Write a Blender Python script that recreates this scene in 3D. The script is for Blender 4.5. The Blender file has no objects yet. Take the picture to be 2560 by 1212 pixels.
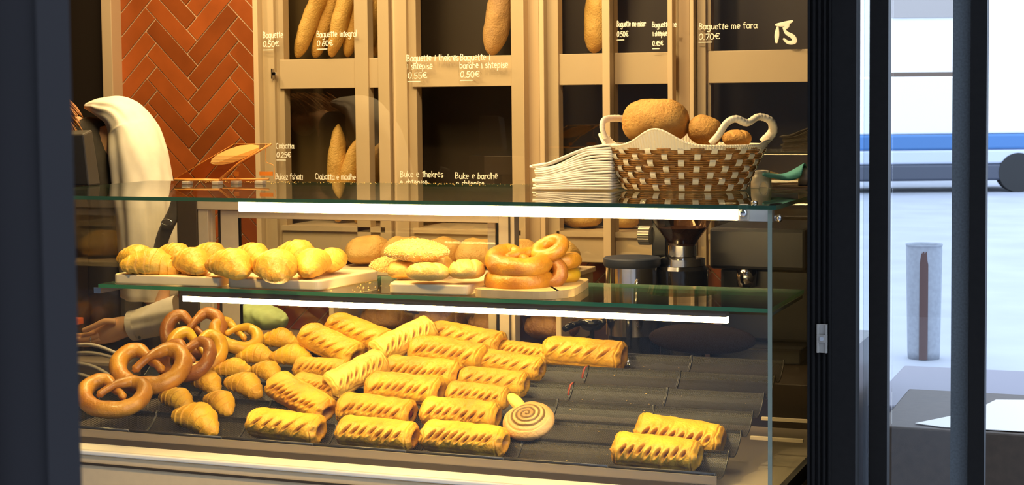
import bpy, bmesh, math, random
from mathutils import Vector, Matrix, Euler, noise as mnoise

# ------------------------------------------------------------------ camera
scene = bpy.context.scene
COL = scene.collection
PI = math.pi
FPX = 4140.0
TH = math.atan(.39); PIT = math.radians(3.5); ROLL = .0102
f0 = Vector((-math.sin(TH), math.cos(TH), 0)); r0 = Vector((math.cos(TH), math.sin(TH), 0)); u0 = Vector((0, 0, 1))
CF = f0*math.cos(PIT) - u0*math.sin(PIT); cu = u0*math.cos(PIT) + f0*math.sin(PIT)
CR = r0*math.cos(ROLL) - cu*math.sin(ROLL); CU = cu*math.cos(ROLL) + r0*math.sin(ROLL)
PY = 247 + FPX*math.tan(PIT)
CC = Vector((.823, -3.753, 1.6))
cam_data = bpy.data.cameras.new('camera'); cam = bpy.data.objects.new('camera', cam_data); COL.objects.link(cam)
cam_data.sensor_width = 36; cam_data.sensor_fit = 'HORIZONTAL'; cam_data.lens = FPX/2560*36
cam_data.shift_y = -(606-PY)/2560
cam_data.clip_start = .05; cam_data.clip_end = 300
m3 = Matrix((CR, CU, -CF)).transposed()
cam.matrix_world = Matrix.Translation(CC) @ m3.to_4x4()
cam_data.dof.use_dof = True; cam_data.dof.focus_distance = 4.5; cam_data.dof.aperture_fstop = 15
scene.camera = cam
scene.view_settings.view_transform = 'Standard'; scene.view_settings.look = 'None'
scene.view_settings.gamma = 1; scene.view_settings.use_curve_mapping = False
scene.view_settings.exposure = 0.22
scene.cycles.use_denoising = True
scene.cycles.max_bounces = 12; scene.cycles.transparent_max_bounces = 24
scene.cycles.sample_clamp_indirect = 6
scene.cycles.caustics_reflective = False; scene.cycles.caustics_refractive = False

# ------------------------------------------------------------------ world and lamps
world = bpy.data.worlds.new('sky'); scene.world = world; world.use_nodes = True
wn = world.node_tree; bg = wn.nodes['Background']
bg.inputs[0].default_value = (.64, .78, 1, 1); bg.inputs[1].default_value = 2.65
WARM = (1, .70, .36)
def area(name, loc, target, sx, sy, power, color):
    l = bpy.data.lights.new(name, 'AREA'); l.shape = 'RECTANGLE'; l.size = sx; l.size_y = sy; l.energy = power; l.color = color
    o = bpy.data.objects.new(name, l); COL.objects.link(o); o.location = loc
    o.rotation_euler = (Vector(target)-Vector(loc)).to_track_quat('-Z', 'Y').to_euler(); return o
def spot(name, loc, target, ang, power, color, blend=.6, r=.05):
    l = bpy.data.lights.new(name, 'SPOT'); l.energy = power; l.color = color; l.spot_size = math.radians(ang); l.spot_blend = blend; l.shadow_soft_size = r
    o = bpy.data.objects.new(name, l); COL.objects.link(o); o.location = loc
    o.rotation_euler = (Vector(target)-Vector(loc)).to_track_quat('-Z', 'Y').to_euler(); return o
area('ceiling_lamp', (-2.0, 1.3, 2.8), (-1.8, 2.3, 1.4), 2.2, .25, 34, WARM)
spot('tile_wall_lamp', (-3.0, 1.5, 2.8), (-3.1, 2.5, 1.5), 85, 27, WARM)
spot('shelf_lamp', (-.9, .9, 2.8), (-1.0, 2.2, 1.5), 75, 60, WARM)
spot('counter_lamp', (-2.2, 1.2, 2.85), (-2.58, 1.25, 1.5), 60, 34, (1, .8, .52))
area('case_lamp', (-1.75, .35, 2.8), (-1.55, .45, 1.0), 1.5, .2, 56, (1, .71, .29))
spot('front_case_fill', (-1.5, -.9, 2.85), (-1.25, .3, .85), 54, 165, (1, .70, .28), .9, .12)  # added unseen fill outside the case, brightens board fronts and ledge
spot('basket_lamp', (-.95, .08, 2.75), (-.38, .55, 1.4), 46, 92, (1, .72, .36))

def on_y(x, y, Y):
    d = CF + CR*((x-1280)/FPX) - CU*((y-PY)/FPX); return CC + d*((Y-CC.y)/d.y)
def on_z(x, y, Z):
    d = CF + CR*((x-1280)/FPX) - CU*((y-PY)/FPX); return CC + d*((Z-CC.z)/d.z)
def px_x(px, Y): return on_y(px, 400, Y).x
def px_per_m(p): return FPX/((Vector(p)-CC).dot(CF))

# ------------------------------------------------------------------ materials
MATS = {}
def nodes_of(m): return m.node_tree.nodes, m.node_tree.links
def mat(name, color, rough=.5, metal=0, emit=None, es=0, spec=.5, var=0, bump=0, bscale=40, coat=0, trans=0, sss=0):
    if name in MATS: return MATS[name]
    m = bpy.data.materials.new(name); m.use_nodes = True; n, l = nodes_of(m); b = n['Principled BSDF']
    b.inputs['Base Color'].default_value = (*color, 1); b.inputs['Roughness'].default_value = rough
    b.inputs['Metallic'].default_value = metal; b.inputs['Specular IOR Level'].default_value = spec
    b.inputs['Coat Weight'].default_value = coat; b.inputs['Transmission Weight'].default_value = trans
    if sss: b.inputs['Subsurface Weight'].default_value = sss; b.inputs['Subsurface Scale'].default_value = .02
    if emit: b.inputs['Emission Color'].default_value = (*emit, 1); b.inputs['Emission Strength'].default_value = es
    tc = n.new('ShaderNodeTexCoord')
    if var or bump:
        nz = n.new('ShaderNodeTexNoise'); nz.inputs['Scale'].default_value = bscale; nz.inputs['Detail'].default_value = 5
        l.new(tc.outputs['Object'], nz.inputs['Vector'])
        if var:
            r = n.new('ShaderNodeMapRange'); r.inputs[1].default_value = .3; r.inputs[2].default_value = .7
            r.inputs[3].default_value = 1-var; r.inputs[4].default_value = 1+var
            l.new(nz.outputs['Fac'], r.inputs[0])
            h = n.new('ShaderNodeHueSaturation'); h.inputs['Color'].default_value = (*color, 1)
            l.new(r.outputs[0], h.inputs['Value']); l.new(h.outputs[0], b.inputs['Base Color'])
        if bump:
            bp = n.new('ShaderNodeBump'); bp.inputs['Strength'].default_value = bump; bp.inputs['Distance'].default_value = .002
            l.new(nz.outputs['Fac'], bp.inputs['Height']); l.new(bp.outputs[0], b.inputs['Normal'])
    MATS[name] = m; return m

def thin_glass(name, tint=(1, 1, 1), f0v=.05, rough=0.0, haze=0):
    """pane of glass: clear body, surface reflection growing towards grazing view"""
    if name in MATS: return MATS[name]
    m = bpy.data.materials.new(name); m.use_nodes = True; n, l = nodes_of(m)
    for x in list(n):
        if x.type != 'OUTPUT_MATERIAL': n.remove(x)
    out = [x for x in n if x.type == 'OUTPUT_MATERIAL'][0]
    tr = n.new('ShaderNodeBsdfTransparent'); tr.inputs[0].default_value = (*tint, 1)
    gl = n.new('ShaderNodeBsdfGlossy'); gl.inputs['Roughness'].default_value = rough
    ge = n.new('ShaderNodeNewGeometry'); dot = n.new('ShaderNodeVectorMath'); dot.operation = 'DOT_PRODUCT'
    l.new(ge.outputs['Normal'], dot.inputs[0]); l.new(ge.outputs['Incoming'], dot.inputs[1])
    def mth(op, a, b=None):
        q = n.new('ShaderNodeMath'); q.operation = op
        for i, v in enumerate((a, b)):
            if v is None: continue
            if isinstance(v, (int, float)): q.inputs[i].default_value = v
            else: l.new(v, q.inputs[i])
        return q.outputs[0]
    c = mth('ABSOLUTE', dot.outputs['Value']); k = mth('SUBTRACT', 1, c); k = mth('POWER', k, 5)
    k = mth('MULTIPLY', k, 1-f0v); k = mth('ADD', k, f0v)
    mx = n.new('ShaderNodeMixShader'); l.new(k, mx.inputs[0]); l.new(tr.outputs[0], mx.inputs[1]); l.new(gl.outputs[0], mx.inputs[2])
    l.new(mx.outputs[0], out.inputs[0]); MATS[name] = m; return m

def dough(name, light, dark, filling=(.16, .035, .01), rough=.42, scale=14, coat=0, crumb=.25):
    """baked crust: colour varies with noise, a 'bake' attribute browns it, 'slit' shows the filling"""
    if name in MATS: return MATS[name]
    m = bpy.data.materials.new(name); m.use_nodes = True; n, l = nodes_of(m); b = n['Principled BSDF']
    tc = n.new('ShaderNodeTexCoord'); oi = n.new('ShaderNodeObjectInfo')
    add = n.new('ShaderNodeVectorMath'); add.operation = 'ADD'
    sc_ = n.new('ShaderNodeVectorMath'); sc_.operation = 'SCALE'; sc_.inputs['Scale'].default_value = 7
    cmb = n.new('ShaderNodeCombineXYZ')
    for i in range(3): l.new(oi.outputs['Random'], cmb.inputs[i])
    l.new(cmb.outputs[0], sc_.inputs[0]); l.new(tc.outputs['Object'], add.inputs[0]); l.new(sc_.outputs[0], add.inputs[1])
    nz = n.new('ShaderNodeTexNoise'); nz.inputs['Scale'].default_value = scale; nz.inputs['Detail'].default_value = 6
    l.new(add.outputs[0], nz.inputs['Vector'])
    at_ = n.new('ShaderNodeAttribute'); at_.attribute_name = 'bake'
    ad = n.new('ShaderNodeMath'); ad.operation = 'ADD'
    mr = n.new('ShaderNodeMapRange'); mr.inputs[1].default_value = .35; mr.inputs[2].default_value = .7; mr.inputs[4].default_value = .75
    l.new(nz.outputs['Fac'], mr.inputs[0]); l.new(mr.outputs[0], ad.inputs[0]); l.new(at_.outputs['Fac'], ad.inputs[1])
    cl = n.new('ShaderNodeClamp'); l.new(ad.outputs[0], cl.inputs[0])
    mx = n.new('ShaderNodeMix'); mx.data_type = 'RGBA'; mx.inputs[6].default_value = (*light, 1); mx.inputs[7].default_value = (*dark, 1)
    l.new(cl.outputs[0], mx.inputs[0])
    sl = n.new('ShaderNodeAttribute'); sl.attribute_name = 'slit'
    mx2 = n.new('ShaderNodeMix'); mx2.data_type = 'RGBA'; mx2.inputs[7].default_value = (*filling, 1)
    l.new(sl.outputs['Fac'], mx2.inputs[0]); l.new(mx.outputs[2], mx2.inputs[6]); l.new(mx2.outputs[2], b.inputs['Base Color'])
    nz2 = n.new('ShaderNodeTexNoise'); nz2.inputs['Scale'].default_value = 160; nz2.inputs['Detail'].default_value = 4
    nz3 = n.new('ShaderNodeTexNoise'); nz3.inputs['Scale'].default_value = 60; nz3.inputs['Detail'].default_value = 4; nz3.inputs['Distortion'].default_value = .8
    l.new(add.outputs[0], nz2.inputs['Vector']); l.new(add.outputs[0], nz3.inputs['Vector'])
    sm = n.new('ShaderNodeMath'); sm.operation = 'ADD'; l.new(nz2.outputs['Fac'], sm.inputs[0]); l.new(nz3.outputs['Fac'], sm.inputs[1])
    bp = n.new('ShaderNodeBump'); bp.inputs['Strength'].default_value = min(1, crumb*2.4); bp.inputs['Distance'].default_value = .0034
    l.new(sm.outputs[0], bp.inputs['Height']); l.new(bp.outputs[0], b.inputs['Normal'])
    b.inputs['Roughness'].default_value = rough; b.inputs['Coat Weight'].default_value = coat; b.inputs['Coat Roughness'].default_value = .22
    MATS[name] = m; return m

LED = mat('led_light', (1, 1, 1), emit=(1, .70, .27), es=62)
LEDTOP = mat('led_profile_light', (1, 1, 1), emit=(1, .70, .27), es=22)
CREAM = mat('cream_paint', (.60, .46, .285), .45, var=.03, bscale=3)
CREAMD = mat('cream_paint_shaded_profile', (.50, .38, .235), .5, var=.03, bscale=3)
BEIGE = mat('beige_panel', (.80, .61, .36), .4, var=.03)
LEDGE = mat('white_ledge', (.94, .88, .76), .35)
ALU = mat('champagne_aluminium', (.66, .56, .42), .35, .15, var=.04)
STEEL = mat('polished_steel', (.72, .70, .67), .14, 1)
BLACK = mat('black_anodised', (.007, .0062, .0058), .55, spec=.22, var=.15, bscale=60)
BLACKG = mat('black_gloss', (.012, .012, .013), .12)
RUB = mat('grey_brush_seal', (.10, .115, .125), .7, var=.2, bscale=200)
SHADEIN = mat('shaded_shelf_interior', (.030, .019, .010), .5)  # same panels as the left cabinet, shade put into the colour
LITIN = mat('lit_shelf_interior', (.115, .075, .030), .5)  # left cabinet only, paler for the light that reaches in
GASKET = mat('dark_gasket', (.05, .035, .022), .5)
GLASS = thin_glass('clear_glass', (.985, .99, .985), .045)
GLASSG = thin_glass('greenish_shelf_glass', (.972, .99, .975), .04)
GEDGE = mat('green_glass_edge', (.05, .26, .12), .12, trans=.35)
GEDGE2 = mat('dark_green_glass_edge', (.025, .085, .055), .12, trans=.3)
GEDGE3 = mat('grey_green_glass_edge', (.30, .36, .28), .15, trans=.3)
WOOD = mat('pale_board_wood', (.83, .66, .40), .5, var=.08, bscale=9)
BAMBOO = mat('bamboo', (.66, .45, .20), .45, var=.12, bscale=30)
WHITE = mat('white_shirt_cotton', (.80, .72, .58), .8, var=.04, bscale=30)
NAP = mat('white_paper', (.86, .80, .68), .85, var=.03, bscale=60, bump=.2)
VEST = mat('black_cloth', (.035, .028, .020), .85, var=.2)
STRAP = mat('grey_strap', (.10, .085, .08), .6, var=.2)
SKIN = mat('skin', (.74, .42, .22), .5, sss=.15, var=.06, bscale=20)
NAIL = mat('nail', (.80, .50, .33), .25)
HAIR = mat('copper_hair', (.34, .13, .025), .45, var=.35, bscale=90)
SILVER = mat('silver', (.8, .8, .78), .2, 1)
PUFF = dough('puff_pastry', (.86, .51, .035), (.62, .28, .015), (.20, .055, .012))
PUFFL = dough('pale_puff_pastry', (.95, .70, .15), (.82, .48, .06), (.34, .14, .03))
CROI = dough('croissant_crust', (.88, .52, .07), (.60, .25, .02), crumb=.22)
CROI2 = dough('tray_croissant_crust', (.82, .49, .03), (.60, .28, .012), crumb=.22)
PRETZ = dough('pretzel_crust', (.66, .31, .02), (.38, .13, .008), rough=.38, coat=.25, crumb=.16, scale=9)
PRETZD = dough('dark_pretzel_crust', (.50, .20, .02), (.24, .07, .008), rough=.38, coat=.25, crumb=.16, scale=9)
PRETZY = dough('yellow_pretzel_crust', (.80, .48, .02), (.52, .24, .01), rough=.36, coat=.3, crumb=.1, scale=9)
ROLLB = dough('bread_roll_crust', (.88, .58, .15), (.64, .31, .04), crumb=.22, scale=20)
LOAF = dough('rye_loaf_crust', (.68, .38, .10), (.42, .18, .03), rough=.75, crumb=.8, scale=22)
BAG = dough('baguette_crust', (.74, .47, .13), (.52, .27, .05), rough=.6, crumb=.4, scale=12)
BAGG = dough('floury_loaf_crust', (.70, .42, .15), (.40, .24, .12), rough=.7, crumb=.5, scale=9)
DLOAF = dough('dark_loaf_crust', (.30, .15, .04), (.16, .06, .012), rough=.6, crumb=.5, scale=14)
SEED = mat('sesame_seed', (.90, .66, .28), .5)
SWIRL = dough('pesto_swirl', (.30, .19, .05), (.14, .09, .02), rough=.6, crumb=.8, scale=60)
JAM = mat('red_jam', (.13, .012, .008), .12, coat=.6)
TILE_GROUT = mat('tile_grout', (.80, .55, .34), .8)
def tile_mat():
    m = mat('terracotta_tile', (.37, .090, .018), .36, var=.2, bscale=5, bump=.15)
    n, l = nodes_of(m); b = n['Principled BSDF']
    a = n.new('ShaderNodeAttribute'); a.attribute_name = 'tone'
    h = [x for x in n if x.type == 'HUE_SAT'][0]; mm = n.new('ShaderNodeMath'); mm.operation = 'MULTIPLY'
    src = h.inputs['Value'].links[0].from_socket
    l.new(src, mm.inputs[0]); l.new(a.outputs['Fac'], mm.inputs[1]); l.new(mm.outputs[0], h.inputs['Value'])
    return m
TILE = tile_mat()
def perforated():
    m = mat('perforated_black_metal', (.016, .015, .014), .42, spec=.35)
    n, l = nodes_of(m); b = n['Principled BSDF']; out = [x for x in n if x.type == 'OUTPUT_MATERIAL'][0]
    uv = n.new('ShaderNodeUVMap'); uv.uv_map = 'UVMap'
    def dots(ox, oy):
        mp = n.new('ShaderNodeVectorMath'); mp.operation = 'ADD'; mp.inputs[1].default_value = (ox, oy, 0)
        fr = n.new('ShaderNodeVectorMath'); fr.operation = 'FRACTION'
        sb = n.new('ShaderNodeVectorMath'); sb.operation = 'SUBTRACT'; sb.inputs[1].default_value = (.5, .5, 0)
        ln = n.new('ShaderNodeVectorMath'); ln.operation = 'LENGTH'
        l.new(uv.outputs[0], mp.inputs[0]); l.new(mp.outputs[0], fr.inputs[0]); l.new(fr.outputs[0], sb.inputs[0]); l.new(sb.outputs[0], ln.inputs[0])
        lt = n.new('ShaderNodeMath'); lt.operation = 'LESS_THAN'; lt.inputs[1].default_value = .2; l.new(ln.outputs['Value'], lt.inputs[0])
        return lt.outputs[0]
    mxm = n.new('ShaderNodeMath'); mxm.operation = 'MAXIMUM'; l.new(dots(0, 0), mxm.inputs[0]); l.new(dots(.5, .5), mxm.inputs[1])
    tr = n.new('ShaderNodeBsdfTransparent'); ms = n.new('ShaderNodeMixShader')
    l.new(mxm.outputs[0], ms.inputs[0]); l.new(b.outputs[0], ms.inputs[1]); l.new(tr.outputs[0], ms.inputs[2]); l.new(ms.outputs[0], out.inputs[0])
    return m
PERF = perforated()
TRAYM = mat('black_tray_metal', (.035, .033, .030), .3, spec=.6)

# ------------------------------------------------------------------ mesh helpers
def link(o): COL.objects.link(o); return o
def make(name, V, F, m, parent=None, smooth=False, attrs=None, uvs=None, mats=None, fm=None):
    me = bpy.data.meshes.new(name)
    off = parent_loc(parent)
    me.from_pydata([(v[0]-off.x, v[1]-off.y, v[2]-off.z) for v in V], [], F)
    for mm in (mats or [m]): me.materials.append(mm)
    if fm: me.polygons.foreach_set('material_index', fm)
    if smooth: me.polygons.foreach_set('use_smooth', [True]*len(me.polygons))
    if attrs:
        for k, vals in attrs.items():
            a = me.attributes.new(k, 'FLOAT', 'POINT'); a.data.foreach_set('value', vals)
    if uvs:
        ul = me.uv_layers.new(name='UVMap')
        for lp in me.loops: ul.data[lp.index].uv = uvs[lp.vertex_index]
    me.update()
    o = link(bpy.data.objects.new(name, me))
    if parent: o.parent = parent
    return o
def parent_loc(p):
    v = Vector((0, 0, 0))
    while p is not None: v += Vector(p.location) if p.type == 'EMPTY' or True else v; p = p.parent
    return v
def tag(o, label=None, cat=None, group=None, kind=None):
    if label: o['label'] = label
    if cat: o['category'] = cat
    if group: o['group'] = group
    if kind: o['kind'] = kind
    return o
def thing(name, loc, label, cat, group=None):
    o = link(bpy.data.objects.new(name, None)); o.empty_display_size = .05; o.location = loc
    return tag(o, label, cat, group)
class MB:
    def __init__(s): s.V = []; s.F = []; s.fm = []; s.sm = []
    def add(s, V, F, mi=0):
        b = len(s.V); s.V += [tuple(v) for v in V]; s.F += [[i+b for i in f] for f in F]; s.fm += [mi]*len(F); return s
    def box(s, x0, x1, y0, y1, z0, z1, mi=0, bev=0, mfun=None):
        if bev:
            bm = bmesh.new(); bmesh.ops.create_cube(bm, size=1)
            for v in bm.verts: v.co = Vector(((x0+x1)/2+v.co.x*(x1-x0), (y0+y1)/2+v.co.y*(y1-y0), (z0+z1)/2+v.co.z*(z1-z0)))
            bmesh.ops.bevel(bm, geom=list(bm.edges), offset=bev, segments=2, profile=.6, affect='EDGES')
            s.add([v.co for v in bm.verts], [[v.index for v in f.verts] for f in bm.faces], mi); bm.free(); return s
        V = [(x, y, z) for x in (x0, x1) for y in (y0, y1) for z in (z0, z1)]
        F = [(0, 1, 3, 2), (4, 6, 7, 5), (0, 4, 5, 1), (2, 3, 7, 6), (0, 2, 6, 4), (1, 5, 7, 3)]
        return s.add(V, F, mi)
    def prism(s, poly, z0, z1, mi=0):
        n = len(poly); V = [(x, y, z0) for x, y in poly]+[(x, y, z1) for x, y in poly]
        F = [list(range(n))[::-1], list(range(n, 2*n))]+[(i, (i+1) % n, n+(i+1) % n, n+i) for i in range(n)]
        return s.add(V, F, mi)
    def quadstrip(s, A, B, mi=0):
        n = len(A); return s.add(list(A)+list(B), [(i, i+1, n+i+1, n+i) for i in range(n-1)], mi)
    def lathe(s, prof, c=(0, 0, 0), n=40, axis='Z', mi=0, cap=True):
        V = []; F = []
        for r, h in prof:
            for k in range(n):
                a = 2*PI*k/n; p = (r*math.cos(a), r*math.sin(a), h)
                if axis == 'X': p = (h, r*math.cos(a), r*math.sin(a))
                if axis == 'Y': p = (r*math.cos(a), h, r*math.sin(a))
                V.append((p[0]+c[0], p[1]+c[1], p[2]+c[2]))
        for i in range(len(prof)-1):
            for k in range(n): F.append((i*n+k, i*n+(k+1) % n, (i+1)*n+(k+1) % n, (i+1)*n+k))
        if cap: F.append(list(range(n))[::-1]); F.append([(len(prof)-1)*n+k for k in range(n)])
        return s.add(V, F, mi)
    def tube(s, pts, rad, n=12, closed=False, mi=0, flat=1.0, ref=None):
        P = [Vector(p) for p in pts]; m = len(P)
        R = rad if isinstance(rad, (list, tuple)) else [rad]*m
        T = []
        for i in range(m):
            a = P[(i-1) % m] if (closed or i > 0) else P[i]; b = P[(i+1) % m] if (closed or i < m-1) else P[i]
            t = (b-a); T.append(t.normalized() if t.length > 1e-9 else Vector((0, 0, 1)))
        up = Vector(ref) if ref else (Vector((0, 0, 1)) if abs(T[0].z) < .9 else Vector((1, 0, 0)))
        N = (up - T[0]*up.dot(T[0])).normalized(); V = []
        for i in range(m):
            N = (N - T[i]*N.dot(T[i])).normalized(); B = T[i].cross(N)
            for k in range(n):
                a = 2*PI*k/n; V.append(P[i]+N*(R[i]*math.cos(a)*flat)+B*(R[i]*math.sin(a)))
        F = []
        for i in range(m if closed else m-1):
            j = (i+1) % m
            for k in range(n): F.append((i*n+k, i*n+(k+1) % n, j*n+(k+1) % n, j*n+k))
        if not closed: F.append(list(range(n))[::-1]); F.append([(m-1)*n+k for k in range(n)])
        return s.add(V, F, mi)
    def build(s, name, m, parent=None, smooth=False, mats=None, attrs=None):
        return make(name, s.V, s.F, m, parent, smooth, attrs, None, mats, s.fm if mats else None)
def catmull(P, k=8, closed=False):
    P = [Vector(p) for p in P]; n = len(P); out = []
    rng = range(n) if closed else range(n-1)
    for i in rng:
        p0 = P[(i-1) % n] if (closed or i > 0) else P[i]*2-P[i+1]; p1 = P[i]; p2 = P[(i+1) % n]
        p3 = P[(i+2) % n] if (closed or i < n-2) else P[i+1]*2-P[i]
        for j in range(k):
            t = j/k; out.append(.5*((2*p1)+(p2-p0)*t+(2*p0-5*p1+4*p2-p3)*t*t+(3*p1-p0-3*p2+p3)*t**3))
    if not closed: out.append(P[-1].copy())
    return out
def lerpl(L, k):
    out = []
    for i in range(len(L)-1):
        for j in range(k): out.append(L[i]+(L[i+1]-L[i])*(j/k))
    out.append(L[-1]); return out
def smoothstep(a, b, x):
    t = max(0, min(1, (x-a)/(b-a))); return t*t*(3-2*t)
def bevel_mod(o, w=.002, seg=2):
    b = o.modifiers.new('bevel', 'BEVEL'); b.width = w; b.segments = seg; b.limit_method = 'ANGLE'; b.angle_limit = math.radians(40); return o
def struct(o): o['kind'] = 'structure'; return o

# ------------------------------------------------------------------ the setting
CEIL = mat('dark_ceiling', (.10, .07, .05), .8); DWALL = mat('dark_wall_paint', (.020, .014, .010), .5)
FLOORM = mat('shop_floor', (.12, .09, .07), .5, var=.2, bscale=6)
PAVE = mat('grey_pavement', (.34, .36, .41), .7, var=.08, bscale=1.3)
struct(MB().box(-4.6, .1, -.05, 2.7, -.05, 0.0).build('floor', FLOORM))
struct(MB().box(-4.7, -.0, -.3, 2.7, 2.9, 3.0).build('ceiling', CEIL))
struct(MB().box(-4.7, -3.49, 2.52, 2.62, 0, 2.9).build('wall_back_left', DWALL))
struct(MB().box(-4.7, -4.6, -.1, 2.62, 0, 2.9).build('wall_left', DWALL))
wl = [(.11, .10), (-.035, .96), (-.31, 2.60)]
struct(MB().prism(wl+[(-.28, 2.61), (-.005, .97), (.14, .11)], 0, 2.9).build('wall_right', BLACK))
struct(MB().box(-4.7, -2.3, -.12, -.02, 0, 2.9).build('wall_front', BLACK))
struct(MB().box(-2.3, .1, -.12, -.02, 2.35, 2.9).build('wall_front_lintel', BLACK))
# added slabs over the shop front, out of view, holding off sky light
struct(MB().box(-4.2, .35, -3.0, -.12, 3.0, 3.1).box(-12, -4.2, -9, -.12, 3.0, 3.1).build('ceiling_sky_blocker', CEIL))
tag(MB().box(-45, 45, -30, 45, -.12, -.05).build('pavement', PAVE), kind='structure')

# herringbone tiled back wall
def herringbone():
    Lw, w = .296, .074; g = .0027; x0, x1, z0, z1 = -3.49, -.31, .62, 2.9
    rnd = random.Random(4); V = []; F = []; tone = []
    c, s_ = math.cos(PI/4), math.sin(PI/4)
    cx, cz = -3.09, 1.55
    def emit(a0, a1, b0, b1):
        q = [(a0+g, b0+g), (a1-g, b0+g), (a1-g, b1-g), (a0+g, b1-g)]
        q = [(cx+x*c-y*s_, cz+x*s_+y*c) for x, y in q]
        # clip to rectangle
        def clip(poly, f, inter):
            out = []
            for i in range(len(poly)):
                A, B = poly[i], poly[(i+1) % len(poly)]
                if f(A): out.append(A)
                if f(A) != f(B): out.append(inter(A, B))
            return out
        for ax, lim, sg in ((0, x0, 1), (0, x1, -1), (1, z0, 1), (1, z1, -1)):
            if not q: return
            fn = lambda P: (P[ax]-lim)*sg >= 0
            def it(A, B):
                t = (lim-A[ax])/(B[ax]-A[ax]); return (A[0]+(B[0]-A[0])*t, A[1]+(B[1]-A[1])*t)
            q = clip(q, fn, it)
        if len(q) < 3: return
        mx = sum(p[0] for p in q)/len(q); mz = sum(p[1] for p in q)/len(q); b = len(V); n = len(q)
        t = rnd.uniform(.72, 1.25)
        for x, z in q: V.append((x, 2.517, z)); tone.append(t)
        for x, z in q:
            d = math.hypot(x-mx, z-mz) or 1; V.append((x-(x-mx)/d*.0015, 2.514, z-(z-mz)/d*.0015)); tone.append(t)
        F.append([b+n+i for i in range(n)])
        for i in range(n): F.append((b+i, b+(i+1) % n, b+n+(i+1) % n, b+n+i))
    for j in range(-8, 9):
        for k in range(-30, 31):
            ox, oy = k*w+j*Lw, k*w-j*Lw
            emit(ox, ox+Lw, oy, oy+w); emit(ox+Lw, ox+Lw+w, oy+w-Lw, oy+w)
    bm = bmesh.new()
    o = make('wall_tiles_back', V, F, TILE, attrs={'tone': tone})
    bm.from_mesh(o.data); bmesh.ops.recalc_face_normals(bm, faces=bm.faces); bm.to_mesh(o.data); bm.free()
    return o
struct(MB().box(-3.49, -.28, 2.52, 2.62, 0, 2.9).build('wall_back', TILE_GROUT))
struct(herringbone())
struct(bevel_mod(MB().box(px_x(265, 2.45), px_x(290, 2.45), 2.44, 2.54, 0, 2.9).build('trim_1', CREAM), .003))

# ------------------------------------------------------------------ shop front frames (right) and near post
def post(name, px0, px1, Y, dep, ribs=0, m=BLACK, zt=3.0):
    x0 = px_x(px0, Y); x1 = px_x(px1, Y+dep)
    mb = MB(); poly = [(x0, Y+dep)]
    if ribs:
        w = (x1-x0)*.50; st = w/ribs
        for i in range(ribs):
            a = x0+i*st; d = -.006 if i % 2 == 0 else .004
            poly += [(a, Y+d), (a+st*.86, Y+d)]
        poly += [(x0+w, Y+.006), (x0+w, Y-.004)]
    else: poly += [(x0, Y)]
    poly += [(x1, Y-.004 if ribs else Y), (x1, Y+dep)]
    mb.prism(poly[::-1], 0, zt); o = mb.build(name, m); struct(o); return o, x0, x1
o1, fx0, fx1 = post('trim_2', 2020, 2150, 0.0, .05, ribs=9)
post('trim_3', 2173, 2227, .10, .045)
post('trim_4', 2425, 2470, .10, .045)
struct(MB().box(px_x(2380, .12), px_x(2424, .12), .12, .135, 0, 3.0).build('trim_5', RUB))
struct(MB().box(px_x(2232, .125), px_x(2382, .125), .122, .128, 0, 3.0).build('window_1', GLASS))
struct(MB().box(px_x(2152, .06)+.004, px_x(2178, .1), .075, .081, 0, 3.0).build('window_2', thin_glass('blue_glass_edge', (.90, .93, .94), .05)))
# keeper plate on the ribbed frame
kp = on_y(2055, 846, -.012); s_k = 1/px_per_m(kp)
k = thing('latch_keeper', kp, 'small silver latch keeper plate screwed to the black ribbed door frame', 'latch')
mb = MB(); hw, hh = 13*s_k, 36*s_k
mb.box(kp.x-hw, kp.x+hw, kp.y-.003, kp.y+.006, kp.z-hh*.28, kp.z+hh*.28)
for sg in (1, -1):
    mb.box(kp.x-hw, kp.x-hw*.55, kp.y-.003, kp.y+.006, kp.z+sg*hh*.28 if sg > 0 else kp.z-hh, kp.z+hh if sg > 0 else kp.z-hh*.28)
    mb.box(kp.x+hw*.6, kp.x+hw, kp.y-.003, kp.y+.006, kp.z+hh*.28 if sg > 0 else kp.z-hh, kp.z+hh if sg > 0 else kp.z-hh*.28)
    mb.box(kp.x-hw, kp.x+hw, kp.y+.001, kp.y+.007, kp.z+hh*.28 if sg > 0 else kp.z-hh, kp.z+hh if sg > 0 else kp.z-hh*.28)
bevel_mod(mb.build('plate', mat('zinc_plate', (.45, .42, .37), .4, .6), k), .0006)
sc = MB().lathe([(hw*.42, -.006), (hw*.42, -.0045), (hw*.36, -.003)][::-1]+[], (kp.x, kp.y, kp.z), 20, 'Y').build('screw', STEEL, k)
# near, out of focus door frame on the left
P0 = CC + (CF + CR*((183-1280)/FPX))*.92
npost = MB(); d_r = CR; 
def near_post():
    a = CC + (CF+CR*((186-1280)/FPX))*.95; 
    ux, uy = r0.x, r0.y; fx, fy = f0.x, f0.y
    pts = []
    for u, v in ((0, 0), (-.018, -.004), (-.018, .0), (-.05, .0), (-.05, -.012), (-.16, -.012), (-.16, .05), (-.017, .05)):
        pts.append((a.x+ux*u+fx*v, a.y+uy*u+fy*v))
    return pts
struct(MB().prism(near_post(), 0, 3.0).build('trim_6', mat('slate_frame', (.0145, .0115, .0125), .6)))

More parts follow.
